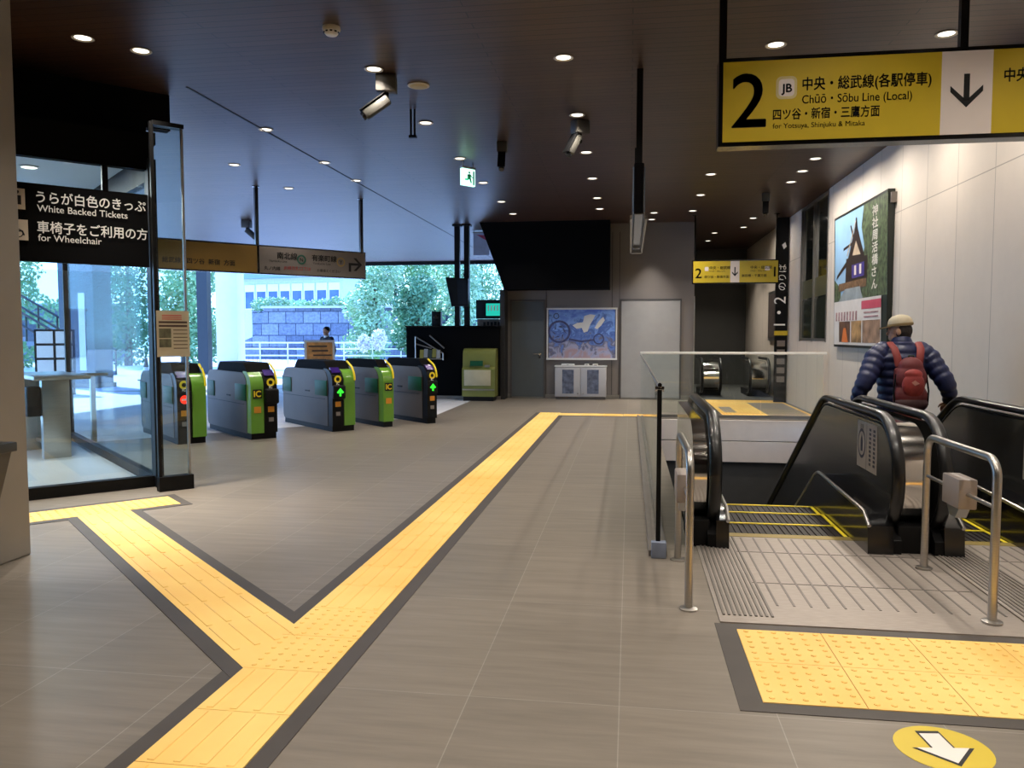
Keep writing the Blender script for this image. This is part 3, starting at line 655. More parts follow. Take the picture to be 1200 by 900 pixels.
# stainless guard rails before the escalators
def guard(x, label, z=0.0):
    t = thing('guard_rail', label, 'rail', (x, 4.85, z), 0, 'guard rails at the escalators')
    a = 0.485; h = 0.85; r = 0.1
    path = [(0, -a, 0.0), (0, -a, 0.4), (0, -a, h - r)] + [(0, -a + r - r * math.cos(R(k * 15)), h - r + r * math.sin(R(k * 15))) for k in range(1, 7)] + [(0, a - r, h)] + [(0, a - r + r * math.sin(R(k * 15)), h - r + r * math.cos(R(k * 15))) for k in range(1, 7)] + [(0, a, 0.4), (0, a, 0)]
    MB().tube(path, 0.022, 14, up=(1, 0, 0)).build('rail', M_steel, t)
    for y in (-a, a): MB().lathe([(0.05, 0), (0.05, 0.008), (0.028, 0.014)], (0, y, 0), 20).build('base_flange', M_steel, t)
    MB().cyl((0, -a, 0.6), (0, a, 0.6), 0.011, n=10).build('middle_bar', M_steel, t)
    bx = MB().box((0, -0.02, 0.6), (0.1, 0.24, 0.17), bev=0.008).build('sensor_box', mat('box_grey', (150, 140, 134), 0.5), t)
    MB().yz([(-0.1, 0.515), (0.08, 0.515), (0.03, 0.45), (-0.05, 0.45)], -0.03, 0.03).build('bracket', M_alu, bx, smooth=False)
guard(0.33, 'stainless guard rail beside the glass barrier end')
guard(1.875, 'stainless guard rail between the two escalators', 0.011)

# glass barrier round the well
t = thing('glass_barrier', 'frameless glass barrier with a bright steel rail around the escalator well', 'barrier', (0.2, 5.4, 0))
L = 9.3
for i in range(6): MB().box((0, 0.04 + L / 6 * (i + 0.5), 0.6), (0.015, L / 6 - 0.012, 1.1)).build('glass_panel', M_glass, t, smooth=False)
for i in range(3): MB().box((3.2 / 3 * (i + 0.5), L + 0.02, 0.62), (3.2 / 3 - 0.012, 0.015, 1.06)).build('glass_panel', M_glass, t, smooth=False)
MB().cyl((0, 0.02, 1.155), (0, L, 1.155), 0.012, n=10).build('side_rail', M_steel, t)
MB().box((1.62, L + 0.02, 1.18), (3.26, 0.05, 0.045), bev=0.006).build('top_rail', mat('rail_highlight', (244, 240, 232), 0.35), t)  # steel rail coloured near-white, its highlight put into the colour
MB().box((-0.045, L / 2, 0.02), (0.03, L, 0.04)).box((0.045, L / 2, 0.02), (0.03, L, 0.04)).box((0, L / 2, 0.012), (0.08, L, 0.02)).build('base_channel', M_grate, t, smooth=False)
MB().box((1.62, L + 0.02, 0.03), (3.2, 0.06, 0.06)).build('base_channel', M_alu, t, smooth=False)
MB().box((0, 0.0, 0.6), (0.03, 0.035, 1.1)).build('end_post', M_black, t, smooth=False)
MB().box((0.005, -0.02, 0.055), (0.1, 0.07, 0.11), bev=0.006).build('end_shoe', mat('shoe_blue_grey', (140, 150, 172), 0.4, 0.3), t)
b = MB(); b.cyl((-0.03, 0.0, 1.14), (0.03, 0, 1.14), 0.018); b.cyl((0, -0.03, 1.17), (0, 0.05, 1.15), 0.014); b.build('end_clamp', M_chrome, t)

# far newels of the other escalators in the corridor
def far_newel(x, label):
    t = thing('escalator_newel', label, 'escalator', (x, 20.2, 0), 0, 'far escalator ends')
    pr = [(0.05 + 0.36 * math.cos(R(a)), 0.5 + 0.36 * math.sin(R(a))) for a in range(-90, -271, -15)]
    MB().yz(pr + [(1.2, 0.86), (1.2, 0.14)], -0.18, 0.18).build('newel_drum', M_chrome, t)
    for s in (-1, 1):
        MB().tube([(0.22 * s, 0.05 + 0.42 * math.cos(R(a)), 0.5 + 0.42 * math.sin(R(a))) for a in range(-80, -271, -10)] + [(0.22 * s, 1.2, 0.92)], 0.035, 10).build('handrail', M_rubber, t)
    MB().box((0, 0.5, 0.08), (0.5, 1.2, 0.16)).build('base', M_black, t, smooth=False)
far_newel(1.98, 'far escalator end with a chrome front, next to the dark corridor wall')
far_newel(3.12, 'far escalator end with a chrome front, next to the right wall')

# ------------------------------------------------------------------ ticket gates
def gate(p, cols, label, box=None):
    t = thing('ticket_gate', label, 'ticket gate', p, RG, 'ticket gates in a row')
    n = len(cols); W = 0.2 * n; LG = 1.9
    side = [(0.16, 0.08)] + [(0.16, 0.78)] + arc(0.34, 0.78, 0.18, 180, 90, 5) + arc(LG - 0.2, 0.76, 0.2, 90, 0, 5) + [(LG, 0.16)] + arc(LG - 0.08, 0.16, 0.08, 0, -90, 3)
    MB().yz(side, -W / 2, W / 2).build('cabinet', M_gate, t)
    MB().box((0, LG / 2 + 0.0, 0.045), (W - 0.03, LG - 0.06, 0.09)).build('plinth', M_black, t, smooth=False)
    hood = [(0.1, 0.93), (0.2, 1.0)] + arc(0.34, 1.0, 0.1, 140, 90, 3) + arc(LG - 0.62, 1.0, 0.1, 90, 40, 3) + [(LG - 0.42, 0.93)]
    MB().yz(hood, -W / 2 + 0.015, W / 2 - 0.015).build('hood', M_deep, t)
    MB().box((-W / 2 - 0.003, LG / 2 + 0.1, 0.5), (0.008, LG - 0.3, 0.006)).build('seam', M_black, t, smooth=False)
    for (y0, y1) in ((0.17, 0.6), (LG - 0.36, LG - 0.02)):
        MB().box((-W / 2 - 0.006, (y0 + y1) / 2, 0.67), (0.014, y1 - y0, 0.24), bev=0.005).build('side_badge', M_dgreen, t)
    MB().box((-W / 2 + 0.06, LG + 0.02, 0.67), (0.1, 0.1, 0.3), bev=0.02).build('rear_bumper', M_black, t)
    MB().box((-W / 2 - 0.004, 0.9, 0.6), (0.008, 0.16, 0.02)).build('card_slot', M_black, t, smooth=False)
    front = [(0.0, 0.09), (0.0, 0.76)] + arc(0.22, 0.76, 0.22, 180, 100, 7) + [(0.3, 0.98), (0.3, 0.09)]
    for i, c in enumerate(cols):
        x0 = -W / 2 + 0.2 * i + 0.006; x1 = x0 + 0.188; xm = (x0 + x1) / 2
        if c[0] == 'g':
            e = MB().yz(front, x0, x1).build('green_end', M_lime, t)
            if 'i' in c:
                MB().box((xm, -0.004, 0.66), (0.13, 0.012, 0.13)).build('reader_plate', M_ink, e, smooth=False)
                MB().text('IC', 0.12, (xm, -0.011, 0.62), U, V, 'C', 0.03).build('lettering', M_gold, e, smooth=False)
                MB().box((xm, -0.004, 0.43), (0.1, 0.012, 0.09)).build('orange_label', mat('label_orange', (226, 150, 40), 0.5), e, smooth=False)
        else:
            e = MB().yz(front, x0, x1).build('black_end', mat('gate_black', (11, 11, 12), 0.4, var=0.1, spec=0.2), t)
            s = Matrix.Rotation(R(-35), 4, 'X')
            MB().box((xm, 0.085, 0.955), (0.15, 0.13, 0.012), rot=Matrix.Rotation(R(38), 4, 'X')).build('display', M_purple, e, smooth=False)
            ring(MB(), 0, 0, 0.03, 0.06, 0, 20).build('reader_ring', M_gold, e, smooth=False, loc=(xm, -0.004, 0.82))
            MB().text('IC', 0.055, (xm, -0.005, 0.735), U, V, 'C', 0.02).build('lettering', M_inkw, e, smooth=False)
            bx = 0.08 if 'b' in c else 0.02
            pb = MB().box((xm, -bx / 2 + 0.005, 0.62), (0.2, bx + 0.02, 0.22), bev=0.03 if 'b' in c else 0.008, seg=3).build('signal_box', M_black, e)
            yy = -bx - 0.008
            if 'a' in c:
                q = MB(); q.flat([(-0.016, -0.06), (0.016, -0.06), (0.016, 0.02), (-0.016, 0.02)], (xm, yy, 0.62), U, V); q.flat([(0, 0.065), (-0.06, 0.0), (-0.035, -0.02), (0, 0.02)], (xm, yy, 0.62), U, V); q.flat([(0, 0.065), (0, 0.02), (0.035, -0.02), (0.06, 0.0)], (xm, yy, 0.62), U, V)
                q.build('green_arrow', L_green, pb, smooth=False)
            if 'r' in c:
                q = MB(); q.lathe([(0.06, 0), (0.06, 0.003)], (xm, yy, 0.62), 24, Matrix.Rotation(PI / 2, 4, 'X')); q.build('red_mark', L_red, pb)
                MB().box((xm, yy - 0.004, 0.62), (0.08, 0.002, 0.02)).build('white_bar', M_signw, pb, smooth=False)
            MB().box((xm, -0.003, 0.43), (0.09, 0.01, 0.08)).build('orange_label', mat('label_orange', (226, 150, 40), 0.5), e, smooth=False)
            MB().box((xm, -0.003, 0.28), (0.07, 0.01, 0.06)).build('white_label', M_signshade, e, smooth=False)
    x = W / 2 - 0.012
    MB().tube([(x, y, z) for y, z in [(-0.004, 0.8)] + arc(0.25, 0.8, 0.255, 180, 110, 7) + [(0.26, 1.09)]], 0.016, 8).build('yellow_edge', M_gold, t)
    return t
gp = [(-5.98, 10.16), (-5.22, 10.78), (-4.42, 11.86), (-3.9, 12.52), (-3.32, 13.12)]
gate((gp[0][0], gp[0][1], 0), ['kr', 'g'], 'ticket gate showing a red no-entry mark, nearest the glass room')
gate((gp[1][0], gp[1][1], 0), ['gi', 'kb'], 'ticket gate with IC on its green end left of a black box')
gate((gp[2][0], gp[2][1], 0), ['kab', 'g'], 'ticket gate with a green arrow box and a lime end, middle of the row')
gate((gp[3][0], gp[3][1], 0), ['gi'], 'slim ticket gate with IC on its single green end')
gate((gp[4][0], gp[4][1], 0), ['ka'], 'slim ticket gate with a green arrow on its black end, next to the black counter')

# ------------------------------------------------------------------ the glass room at the left
t = thing('glass_entrance', 'black framed glass door wall beside the grey pillar', 'door', (F0.x, F0.y, 0), RG)
# local x along the wall (EG), local -y towards the viewer (EQ)
MB().box((-0.97, 0.03, 3.27), (3.06, 0.1, 0.34)).build('header', M_deep, t, smooth=False)
MB().box((-1.2, 0.03, 0.055), (3.5, 0.1, 0.11)).build('threshold', M_black, t, smooth=False)
for x in (0.13, -2.0): MB().box((x, 0.03, 2.975), (0.05, 0.06, 0.25)).build('mullion', M_black, t, smooth=False)
MB().box((0.53, 0.0, 1.6), (0.075, 0.14, 3.2)).build('door_post', M_black, t, smooth=False)
MB().box((-0.3, 0.03, 1.1), (1.6, 0.012, 2.0)).build('glass_panel', M_glassd, t, smooth=False)
MB().box((-0.9, 0.03, 2.975), (2.8, 0.012, 0.25)).build('glass_panel', M_glassd, t, smooth=False)
fin = MB().box((0.62, -0.3, 1.8), (0.28, 0.014, 3.34)).build('side_screen', M_glassd, t, smooth=False)
MB().box((0.745, -0.3, 1.8), (0.02, 0.03, 3.4)).build('screen_edge', M_alu, fin, smooth=False)
MB().box((0.47, -0.3, 1.8), (0.03, 0.05, 3.4)).build('screen_edge', M_black, fin, smooth=False)
MB().box((0.61, -0.3, 0.07), (0.32, 0.1, 0.14)).build('screen_base', M_black, fin, smooth=False)
MB().box((0.62, -0.28, 3.49), (0.28, 0.1, 0.04)).build('screen_cap', M_black, fin, smooth=False)
sgn = thing('ticket_sign', 'black sign with white Japanese lettering about white backed tickets and wheelchairs', 'sign', (F0.x, F0.y, 0), RG)
MB().box((-0.74, -0.05, 2.505), (2.44, 0.08, 0.69)).build('panel', M_deep, sgn, smooth=False)
yt = -0.097
b = MB()
b.text('うらが白色のきっぷ', 0.115, (-0.455, yt, 2.69), U, V, 'L', 0.014, sx=0.9); b.text('White Backed Tickets', 0.085, (-0.45, yt, 2.605), U, V, 'L', 0.006, sx=0.98)
b.text('車椅子をご利用の方', 0.115, (-0.455, yt, 2.425), U, V, 'L', 0.014, sx=0.9); b.text('for Wheelchair', 0.085, (-0.45, yt, 2.345), U, V, 'L', 0.006, sx=0.98)
b.build('lettering', M_inkw, sgn, smooth=False)
for q in ((-0.64, 2.7, 0.2), (-0.63, 2.43, 0.21)): MB().box((q[0], yt, q[1]), (q[2], 0.004, 0.18)).build('pictogram_plate', mat('plate_cream', (216, 204, 188), 0.5), sgn, smooth=False)
b = MB(); o = (-0.6, yt - 0.003, 2.7)
b.ball((-0.6, yt - 0.003, 2.76), (0.016, 0.002, 0.016)); b.flat([(-0.03, 0.03), (0.03, 0.03), (0.03, -0.05), (-0.03, -0.05)], o, U, V); b.flat([(-0.05, 0.02), (-0.03, 0.03), (-0.03, -0.03), (-0.05, -0.03)], o, U, V)
b.ball((-0.61, yt - 0.003, 2.475), (0.012, 0.002, 0.012)); o = (-0.6, yt - 0.003, 2.415)
ring(b, -0.6, 2.4, 0.03, 0.038, yt - 0.003, 18); b.flat([(-0.02, 0.045), (-0.008, 0.045), (0.0, 0.01), (0.035, 0.01), (0.05, -0.03), (0.038, -0.035), (0.025, -0.002), (-0.012, -0.002)], o, U, V)
b.build('pictogram', M_ink, sgn, smooth=False)
pp = thing('paper_notice', 'printed paper notice taped to the glass side screen', 'notice', tuple(fac(0.615, 0.335, 1.515)), RG)
MB().box((0, 0, 0), (0.3, 0.004, 0.44)).build('sheet', mat('paper_beige', (196, 186, 160), 0.6, var=0.03), pp, smooth=False)
b = MB()
for k in range(2): b.flat([(-0.13, 0.12 - 0.035 * k), (0.13, 0.12 - 0.035 * k), (0.13, 0.1 - 0.035 * k), (-0.13, 0.1 - 0.035 * k)], (0, -0.003, 0), U, V)
for k in range(6): b.flat([(0.0, 0.04 - 0.035 * k), (0.13, 0.04 - 0.035 * k), (0.13, 0.032 - 0.035 * k), (0.0, 0.032 - 0.035 * k)], (0, -0.003, 0), U, V)
b.build('print', mat('print_brown', (74, 56, 48), 0.6), pp, smooth=False)
b = MB(); b.flat([(-0.13, 0.05), (-0.02, 0.05), (-0.02, -0.04), (-0.13, -0.04)], (0, -0.003, 0), U, V); b.flat([(-0.13, -0.05), (-0.02, -0.05), (-0.02, -0.13), (-0.13, -0.13)], (0, -0.003, 0), U, V); b.build('picture', mat('picture_olive', (96, 96, 76), 0.6, var=0.4, scale=20), pp, smooth=False)
b = MB()
for k in range(3): b.flat([(-0.1, 0.18 - 0.018 * k), (0.08, 0.18 - 0.018 * k), (0.08, 0.172 - 0.018 * k), (-0.1, 0.172 - 0.018 * k)], (0, -0.003, 0), U, V)
b.build('red_print', M_inkred, pp, smooth=False)
# upper black wall and room shell
def fbox(b, t0, t1, o0, o1, z0, z1):
    c = fac((t0 + t1) / 2, (o0 + o1) / 2, (z0 + z1) / 2); b.box(c, (t1 - t0, o1 - o0, z1 - z0), rz=RG); return b
b = MB(); fbox(b, -5, 0.72, -1.0, -0.86, 3.35, HC); fbox(b, 0.72, 0.97, -1.0, -0.86, 3.72, HC); fbox(b, -5, 0.62, -0.9, -0.12, 3.38, 3.5); fbox(b, 0.58, 0.72, -4.7, -0.86, 3.35, HC)
struct('wall_header', b, M_deep, 'black wall above the glass door')
b = MB(); fbox(b, -5, 0.58, -4.7, -0.12, 3.26, 3.33); struct('ceiling_room', b, mat('room_ceiling', (214, 218, 220), 0.6, var=0.02), 'white ceiling inside the glass room')
b = MB(); fbox(b, -4, 0.5, -4.6, -0.05, 0.0, 0.004); struct('floor_room', b, mat('room_floor', (196, 200, 202), 0.35, var=0.04, scale=2), 'pale floor inside the glass room')
b = MB(); fbox(b, -4, 0.58, -4.72, -4.6, 0, 0.1); fbox(b, 0.5, 0.58, -4.7, -0.1, 0, 0.1); fbox(b, -0.55, -0.47, -4.7, -4.62, 0, 3.3); fbox(b, 0.5, 0.58, -4.7, -4.62, 0, 3.3); fbox(b, -4, 0.58, -4.72, -4.6, 3.0, 3.3); fbox(b, 0.5, 0.58, -4.7, -0.1, 3.0, 3.3)
f = struct('window_2', b, M_black, 'black frame of the glass room behind the door')
g = MB(); fbox(g, 0.53, 0.545, -4.6, -0.1, 0.1, 3.0); g.build('side_pane', glass('room_glass', (0.92, 0.96, 0.96), 0.25), f, smooth=False)
g = MB(); fbox(g, -4, 0.5, -4.67, -4.655, 0.1, 3.0); g.build('rear_pane', glass('room_glass'), f, smooth=False)
b = MB(); fbox(b, -4, -3.9, -4.7, 0, 0, HC); struct('wall_room', b, M_wallB, 'hidden side wall of the glass room')
for k, (tt, oo) in enumerate(((-0.3, -1.4), (-0.25, -2.6), (-1.6, -1.8))):
    p = fac(tt, oo, 3.26); q = thing('room_downlight', 'round lamp in the white ceiling of the glass room, %s' % ('nearest the door', 'deeper in the room', 'behind the pillar')[k], 'ceiling light', tuple(p), 0, 'lamps in the glass room')
    MB().lathe([(0.09, 0), (0.1, -0.008), (0.08, -0.01)], n=24).build('trim_ring', M_white, q); MB().lathe([(0.078, -0.009), (0.07, -0.012)], n=20).build('lens', L_lens, q)
    ld = bpy.data.lights.new('lamp', 'AREA'); ld.shape = 'DISK'; ld.size = 0.15; ld.energy = 42; ld.color = (1.0, 0.98, 0.95); lo = bpy.data.objects.new('lamp', ld); COL.objects.link(lo); lo.parent = q; lo.location = (0, 0, -0.03)
q = thing('air_vent', 'grey slotted air vent in the white ceiling of the glass room', 'vent', tuple(fac(-0.95, -1.5, 3.26)), RG)
MB().box((0, 0, -0.01), (0.9, 0.16, 0.02)).build('frame', M_alu, q, smooth=False)
b = MB()
for k in range(16): b.box((-0.4 + 0.053 * k, 0, -0.021), (0.02, 0.13, 0.006))
b.build('slat', M_black, q, smooth=False)
# stainless barrier inside the room
q = thing('barrier_gate', 'stainless barrier gate standing inside the glass room', 'gate', (-6.95, 8.75, 0), RG + R(4))
for y in (0.0, 1.0):
    MB().box((0, y, 0.48), (0.3, 0.12, 0.96), bev=0.01).build('post', M_steel, q)
MB().box((0.05, 0.5, 0.99), (0.62, 1.4, 0.05), bev=0.01).build('top_plate', M_steel, q)
MB().box((-0.22, 0.1, 0.7), (0.16, 0.22, 0.36), bev=0.02).build('card_reader', M_black, q)
MB().box((0.0, 0.5, 0.14), (0.05, 0.9, 0.05)).build('lower_rail', M_steel, q, smooth=False)
MB().box((0.0, 0.5, 0.55), (0.012, 0.86, 0.7)).build('infill_pane', M_glassd, q, smooth=False)
for k in range(2): MB().box((0.34 + 0.32 * k, 0.9, 0.48), (0.06, 0.06, 0.95)).build('rear_post', M_steel, q, smooth=False)
MB().box((0.45, 0.9, 0.97), (0.8, 0.08, 0.04)).build('rear_rail', M_steel, q, smooth=False)
# counter corner at left edge
q = thing('counter', 'dark counter corner jutting in before the pillar at the left edge', 'counter', (-3.58, 3.5, 0))
MB().box((-0.0, 0, 0.905), (0.66, 0.6, 0.05), bev=0.006).build('worktop', mat('counter_dark', (52, 54, 54), 0.4), q)
MB().xz([(-0.34, 0.0), (0.04, 0.0), (0.31, 0.88), (-0.34, 0.88)], -0.26, 0.28).build('body', mat('counter_grey', (84, 84, 84), 0.5), q, smooth=False)

# ------------------------------------------------------------------ end wall: mural, cabinet
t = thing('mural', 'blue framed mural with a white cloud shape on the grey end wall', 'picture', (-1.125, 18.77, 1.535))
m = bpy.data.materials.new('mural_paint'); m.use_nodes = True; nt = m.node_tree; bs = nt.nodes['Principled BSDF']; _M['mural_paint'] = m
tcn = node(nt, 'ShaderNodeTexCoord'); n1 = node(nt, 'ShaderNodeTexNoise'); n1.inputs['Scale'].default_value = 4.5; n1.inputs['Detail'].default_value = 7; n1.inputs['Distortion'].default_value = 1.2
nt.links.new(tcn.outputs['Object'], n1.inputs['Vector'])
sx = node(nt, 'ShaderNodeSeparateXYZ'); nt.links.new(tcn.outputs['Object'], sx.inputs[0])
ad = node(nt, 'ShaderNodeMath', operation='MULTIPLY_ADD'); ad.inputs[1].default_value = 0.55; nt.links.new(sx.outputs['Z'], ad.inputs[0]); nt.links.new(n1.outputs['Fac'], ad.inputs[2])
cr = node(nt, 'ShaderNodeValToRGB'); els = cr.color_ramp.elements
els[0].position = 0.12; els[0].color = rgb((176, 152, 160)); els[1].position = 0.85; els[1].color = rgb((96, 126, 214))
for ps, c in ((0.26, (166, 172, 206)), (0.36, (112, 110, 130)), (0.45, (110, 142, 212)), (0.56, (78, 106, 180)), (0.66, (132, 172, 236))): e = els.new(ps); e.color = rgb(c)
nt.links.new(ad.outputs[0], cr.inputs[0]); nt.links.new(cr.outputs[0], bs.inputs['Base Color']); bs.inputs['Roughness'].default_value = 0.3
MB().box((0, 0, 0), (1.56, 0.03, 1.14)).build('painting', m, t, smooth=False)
b = MB(); b.box((0, -0.01, 0.59), (1.66, 0.06, 0.04)).box((0, -0.02, -0.59), (1.66, 0.08, 0.04)).box((-0.81, -0.01, 0), (0.03, 0.06, 1.2)).box((0.81, -0.01, 0), (0.03, 0.06, 1.2)); b.build('frame', M_white, t, smooth=False)
def blob(pts, c, s): return [(c[0] + s * x, c[1] + s * y) for x, y in pts]
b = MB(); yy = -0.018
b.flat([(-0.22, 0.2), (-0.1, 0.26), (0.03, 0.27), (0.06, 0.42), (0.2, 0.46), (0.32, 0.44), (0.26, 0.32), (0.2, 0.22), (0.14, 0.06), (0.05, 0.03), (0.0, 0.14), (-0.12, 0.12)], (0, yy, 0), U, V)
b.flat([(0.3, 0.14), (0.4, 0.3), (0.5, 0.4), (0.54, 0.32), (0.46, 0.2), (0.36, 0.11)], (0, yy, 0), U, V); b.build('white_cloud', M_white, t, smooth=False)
b = MB(); ring(b, -0.53, 0.05, 0.22, 0.27, yy, 24); ring(b, -0.6, 0.42, 0.05, 0.07, yy, 16); ring(b, 0.4, -0.12, 0.1, 0.13, yy, 18)
for k in range(8): b.flat([(-0.53 + 0.2 * math.cos(k), 0.05 + 0.2 * math.sin(k)), (-0.53 + 0.1 * math.cos(k + 0.4), 0.05 + 0.1 * math.sin(k + 0.4)), (-0.53 + 0.12 * math.cos(k + 0.8), 0.05 + 0.12 * math.sin(k + 0.8))], (0, yy - 0.001, 0), U, V)
b.flat([(-0.3, -0.1), (0.0, -0.16), (0.28, -0.12), (0.28, -0.16), (0.0, -0.2), (-0.3, -0.15)], (0, yy, 0), U, V); b.build('dark_figure', mat('mural_dark', (70, 76, 120), 0.5, var=0.3, scale=15), t, smooth=False)
t = thing('wall_cabinet', 'pale two-door cabinet with glazed doors below the mural', 'cabinet', (-1.135, 18.66, 0))
MB().box((0, 0, 0.41), (1.2, 0.24, 0.7), bev=0.008).build('body', mat('cabinet_pale', (176, 176, 180), 0.45, var=0.03), t)
MB().box((0, 0, 0.78), (1.22, 0.26, 0.03)).build('top', M_white, t, smooth=False)
MB().box((0, 0.02, 0.03), (1.16, 0.2, 0.06)).build('plinth', M_grate, t, smooth=False)
for s in (-1, 1):
    d = MB().box((0.3 * s, -0.13, 0.41), (0.585, 0.02, 0.68), bev=0.004).build('door', mat('cabinet_pale', (176, 176, 180)), t)
    MB().box((0.3 * s - 0.01 * s, -0.142, 0.42), (0.27, 0.006, 0.56)).build('pane', mat('leaflet_pane', (92, 102, 124), 0.15, var=0.45, scale=12), d, smooth=False)
    MB().cyl((0.06 * s, -0.145, 0.14), (0.06 * s, -0.165, 0.14), 0.012).build('knob', M_chrome, d)
for k, (x, l) in enumerate(((-0.3, 'flat white tray on the pale cabinet, left one'), (0.14, 'small white box on the pale cabinet, middle one'), (0.34, 'small white box on the pale cabinet, right one'))):
    q = thing('small_box', l, 'box', (-1.135 + x, 18.63, 0.795)); MB().box((0, 0, 0.02), ((0.3, 0.1, 0.12)[k], 0.15, 0.04), bev=0.006).build('case', M_white, q); MB().box((0, -0.077, 0.02), (0.05, 0.004, 0.015)).build('tab', M_alu, q, smooth=False)

# ------------------------------------------------------------------ black counter, ticket machine, poles
t = thing('staff_booth', 'tall black booth partition at the end of the gate row', 'booth', (-4.1, 18.5, 0))
MB().box((-0.02, 0, 0.85), (2.24, 0.5, 1.7), bev=0.01).build('panel', M_deep, t)
MB().box((-0.02, -0.02, 1.71), (2.28, 0.56, 0.03)).build('top_rail', M_blackgl, t, smooth=False)
MB().box((-0.02, -0.02, 0.04), (2.26, 0.52, 0.08)).build('plinth', M_grate, t, smooth=False)
t = thing('leaflet_rack', 'wire leaflet rack on the black booth', 'rack', (-4.66, 18.2, 0))
b = MB()
for a, c in (((-0.34, 0, 0.95), (-0.34, 0, 1.47)), ((-0.34, 0, 1.47), (0.33, -0.02, 1.08)), ((0.33, -0.02, 1.08), (0.33, -0.02, 0.92)), ((-0.34, 0, 0.95), (0.33, -0.02, 0.95)), ((-0.34, 0, 1.3), (0.05, 0, 1.2)), ((0.0, 0, 1.5), (0.36, -0.02, 1.2))): b.cyl(a, c, 0.016, n=8)
b.build('wire_frame', M_steel, t)
for k in range(5):
    MB().box((-0.18 + 0.1 * k, -0.04, 1.06 + 0.02 * (k % 2)), (0.09, 0.02, 0.2), rot=Matrix.Rotation(R(-12), 4, 'X')).build('leaflet', (mat('leaflet_a', (150, 140, 60), 0.6), mat('leaflet_b', (170, 168, 160), 0.6), mat('leaflet_c', (60, 70, 60), 0.6))[k % 3], t, smooth=False)
t = thing('booth_speaker', 'small black box standing on top of the booth partition', 'speaker', (-4.54, 18.45, 1.725)); MB().box((0, 0, 0.17), (0.22, 0.18, 0.34), bev=0.01).build('case', M_black, t); MB().lathe([(0.06, 0), (0.05, 0.01)], (0, -0.095, 0.2), 18, Matrix.Rotation(PI / 2, 4, 'X')).build('cone', M_blackgl, t)
t = thing('fare_machine', 'olive green fare adjustment machine against the black booth', 'ticket machine', (-3.42, 18.0, 0))
fp = [(-0.2, 0.1), (-0.2, 0.72), (-0.12, 0.78)] + arc(0.08, 1.02, 0.18, 180, 90, 5) + [(0.24, 1.2), (0.24, 0.1)]
M_ol = mat('olive_metal', (120, 124, 62), 0.4, var=0.06)
MB().yz(fp, -0.38, 0.38).build('cabinet', M_ol, t)
MB().box((-0.02, -0.206, 0.53), (0.62, 0.02, 0.36), bev=0.006).build('front_panel', mat('panel_cream', (190, 182, 150), 0.5), t)
MB().box((0, 0, 0.05), (0.7, 0.4, 0.1)).build('plinth', M_black, t, smooth=False)
MB().box((0, -0.205, 0.26), (0.74, 0.02, 0.03)).build('ledge', M_steel, t, smooth=False)
MB().box((-0.05, -0.165, 0.86), (0.3, 0.02, 0.12), rot=Matrix.Rotation(R(-14), 4, 'X')).build('screen', M_dgreen, t, smooth=False)
MB().box((0.2, -0.165, 0.8), (0.12, 0.03, 0.05)).build('coin_slot', M_alu, t, smooth=False)
for k, x in enumerate((-4.05, -3.82)):
    q = thing('ceiling_pole', 'thin black pole from ceiling to booth, %s of the pair' % ('left', 'right')[k], 'pole', (x, 18.5, 0)); MB().box((0, 0, (HC + 1.725) / 2), (0.12, 0.12, HC - 1.725)).build('shaft', M_black, q, smooth=False); MB().box((0, 0, HC - 0.02), (0.2, 0.2, 0.04)).build('ceiling_plate', M_black, q, smooth=False)
t = thing('monitor', 'tilted black monitor fixed to the pair of poles', 'monitor', (-4.0, 18.3, 2.52))
MB().xz([(-0.28, 0.34), (0.26, 0.3), (0.26, -0.34), (-0.14, -0.34)], -0.06, 0.06).build('case', M_black, t, smooth=False)
MB().xz([(0.0, 0.28), (0.24, 0.26), (0.24, -0.3), (0.02, -0.3)], -0.068, -0.06).build('screen', mat('screen_dark', (40, 46, 54), 0.2), t, smooth=False)
MB().box((0.0, 0.09, 0), (0.3, 0.08, 0.12)).build('bracket', M_alu, t, smooth=False)
t = thing('counter_sign', 'glowing teal counter sign above a white name board behind the booth', 'sign', (-3.4, 19.3, 0))
MB().box((0.03, 0, 2.14), (0.76, 0.1, 0.46)).build('frame', mat('sign_navy', (24, 34, 44), 0.4), t, smooth=False); MB().box((0.15, -0.055, 2.13), (0.5, 0.012, 0.3)).build('light_panel', L_teal, t, smooth=False)
MB().box((0.03, -0.02, 1.78), (0.7, 0.06, 0.24)).build('name_board', M_signshade, t, smooth=False)
b = MB()
for k in range(6): b.box((-0.04 + 0.075 * k, -0.063, 2.17), (0.03, 0.004, 0.13))
b.build('pale_strokes', M_inkw, t, smooth=False)
b = MB()
for k in range(5): b.box((-0.14 + 0.09 * k, -0.052, 1.78 + 0.01 * (k % 2)), (0.06, 0.004, 0.09))
b.build('dark_strokes', M_ink, t, smooth=False)
for x in (-0.25, 0.3): MB().box((x, 0.02, 0.9), (0.05, 0.05, 1.8)).build('post', M_black, t, smooth=False)
t = thing('hanging_banner', 'small pale banner hanging from the ceiling left of the black fascia', 'banner', (-3.68, 19.6, HC))
MB().box((0, 0, -0.33), (0.4, 0.03, 0.55)).build('cloth', mat('banner_pale', (176, 180, 200), 0.6, var=0.1), t, smooth=False); MB().cyl((-0.22, 0, -0.04), (0.22, 0, -0.04), 0.015).build('rod', M_alu, t)
MB().flat([(-0.12, -0.1), (0.1, -0.12), (0.16, -0.26), (0.04, -0.2)], (0, -0.017, 0), U, V).build('pink_mark', mat('banner_pink', (170, 60, 90), 0.6), t, smooth=False)
for s in (-0.18, 0.18): MB().cyl((s, 0, -0.04), (s, 0, 0), 0.006, n=6).build('cord', M_black, t)

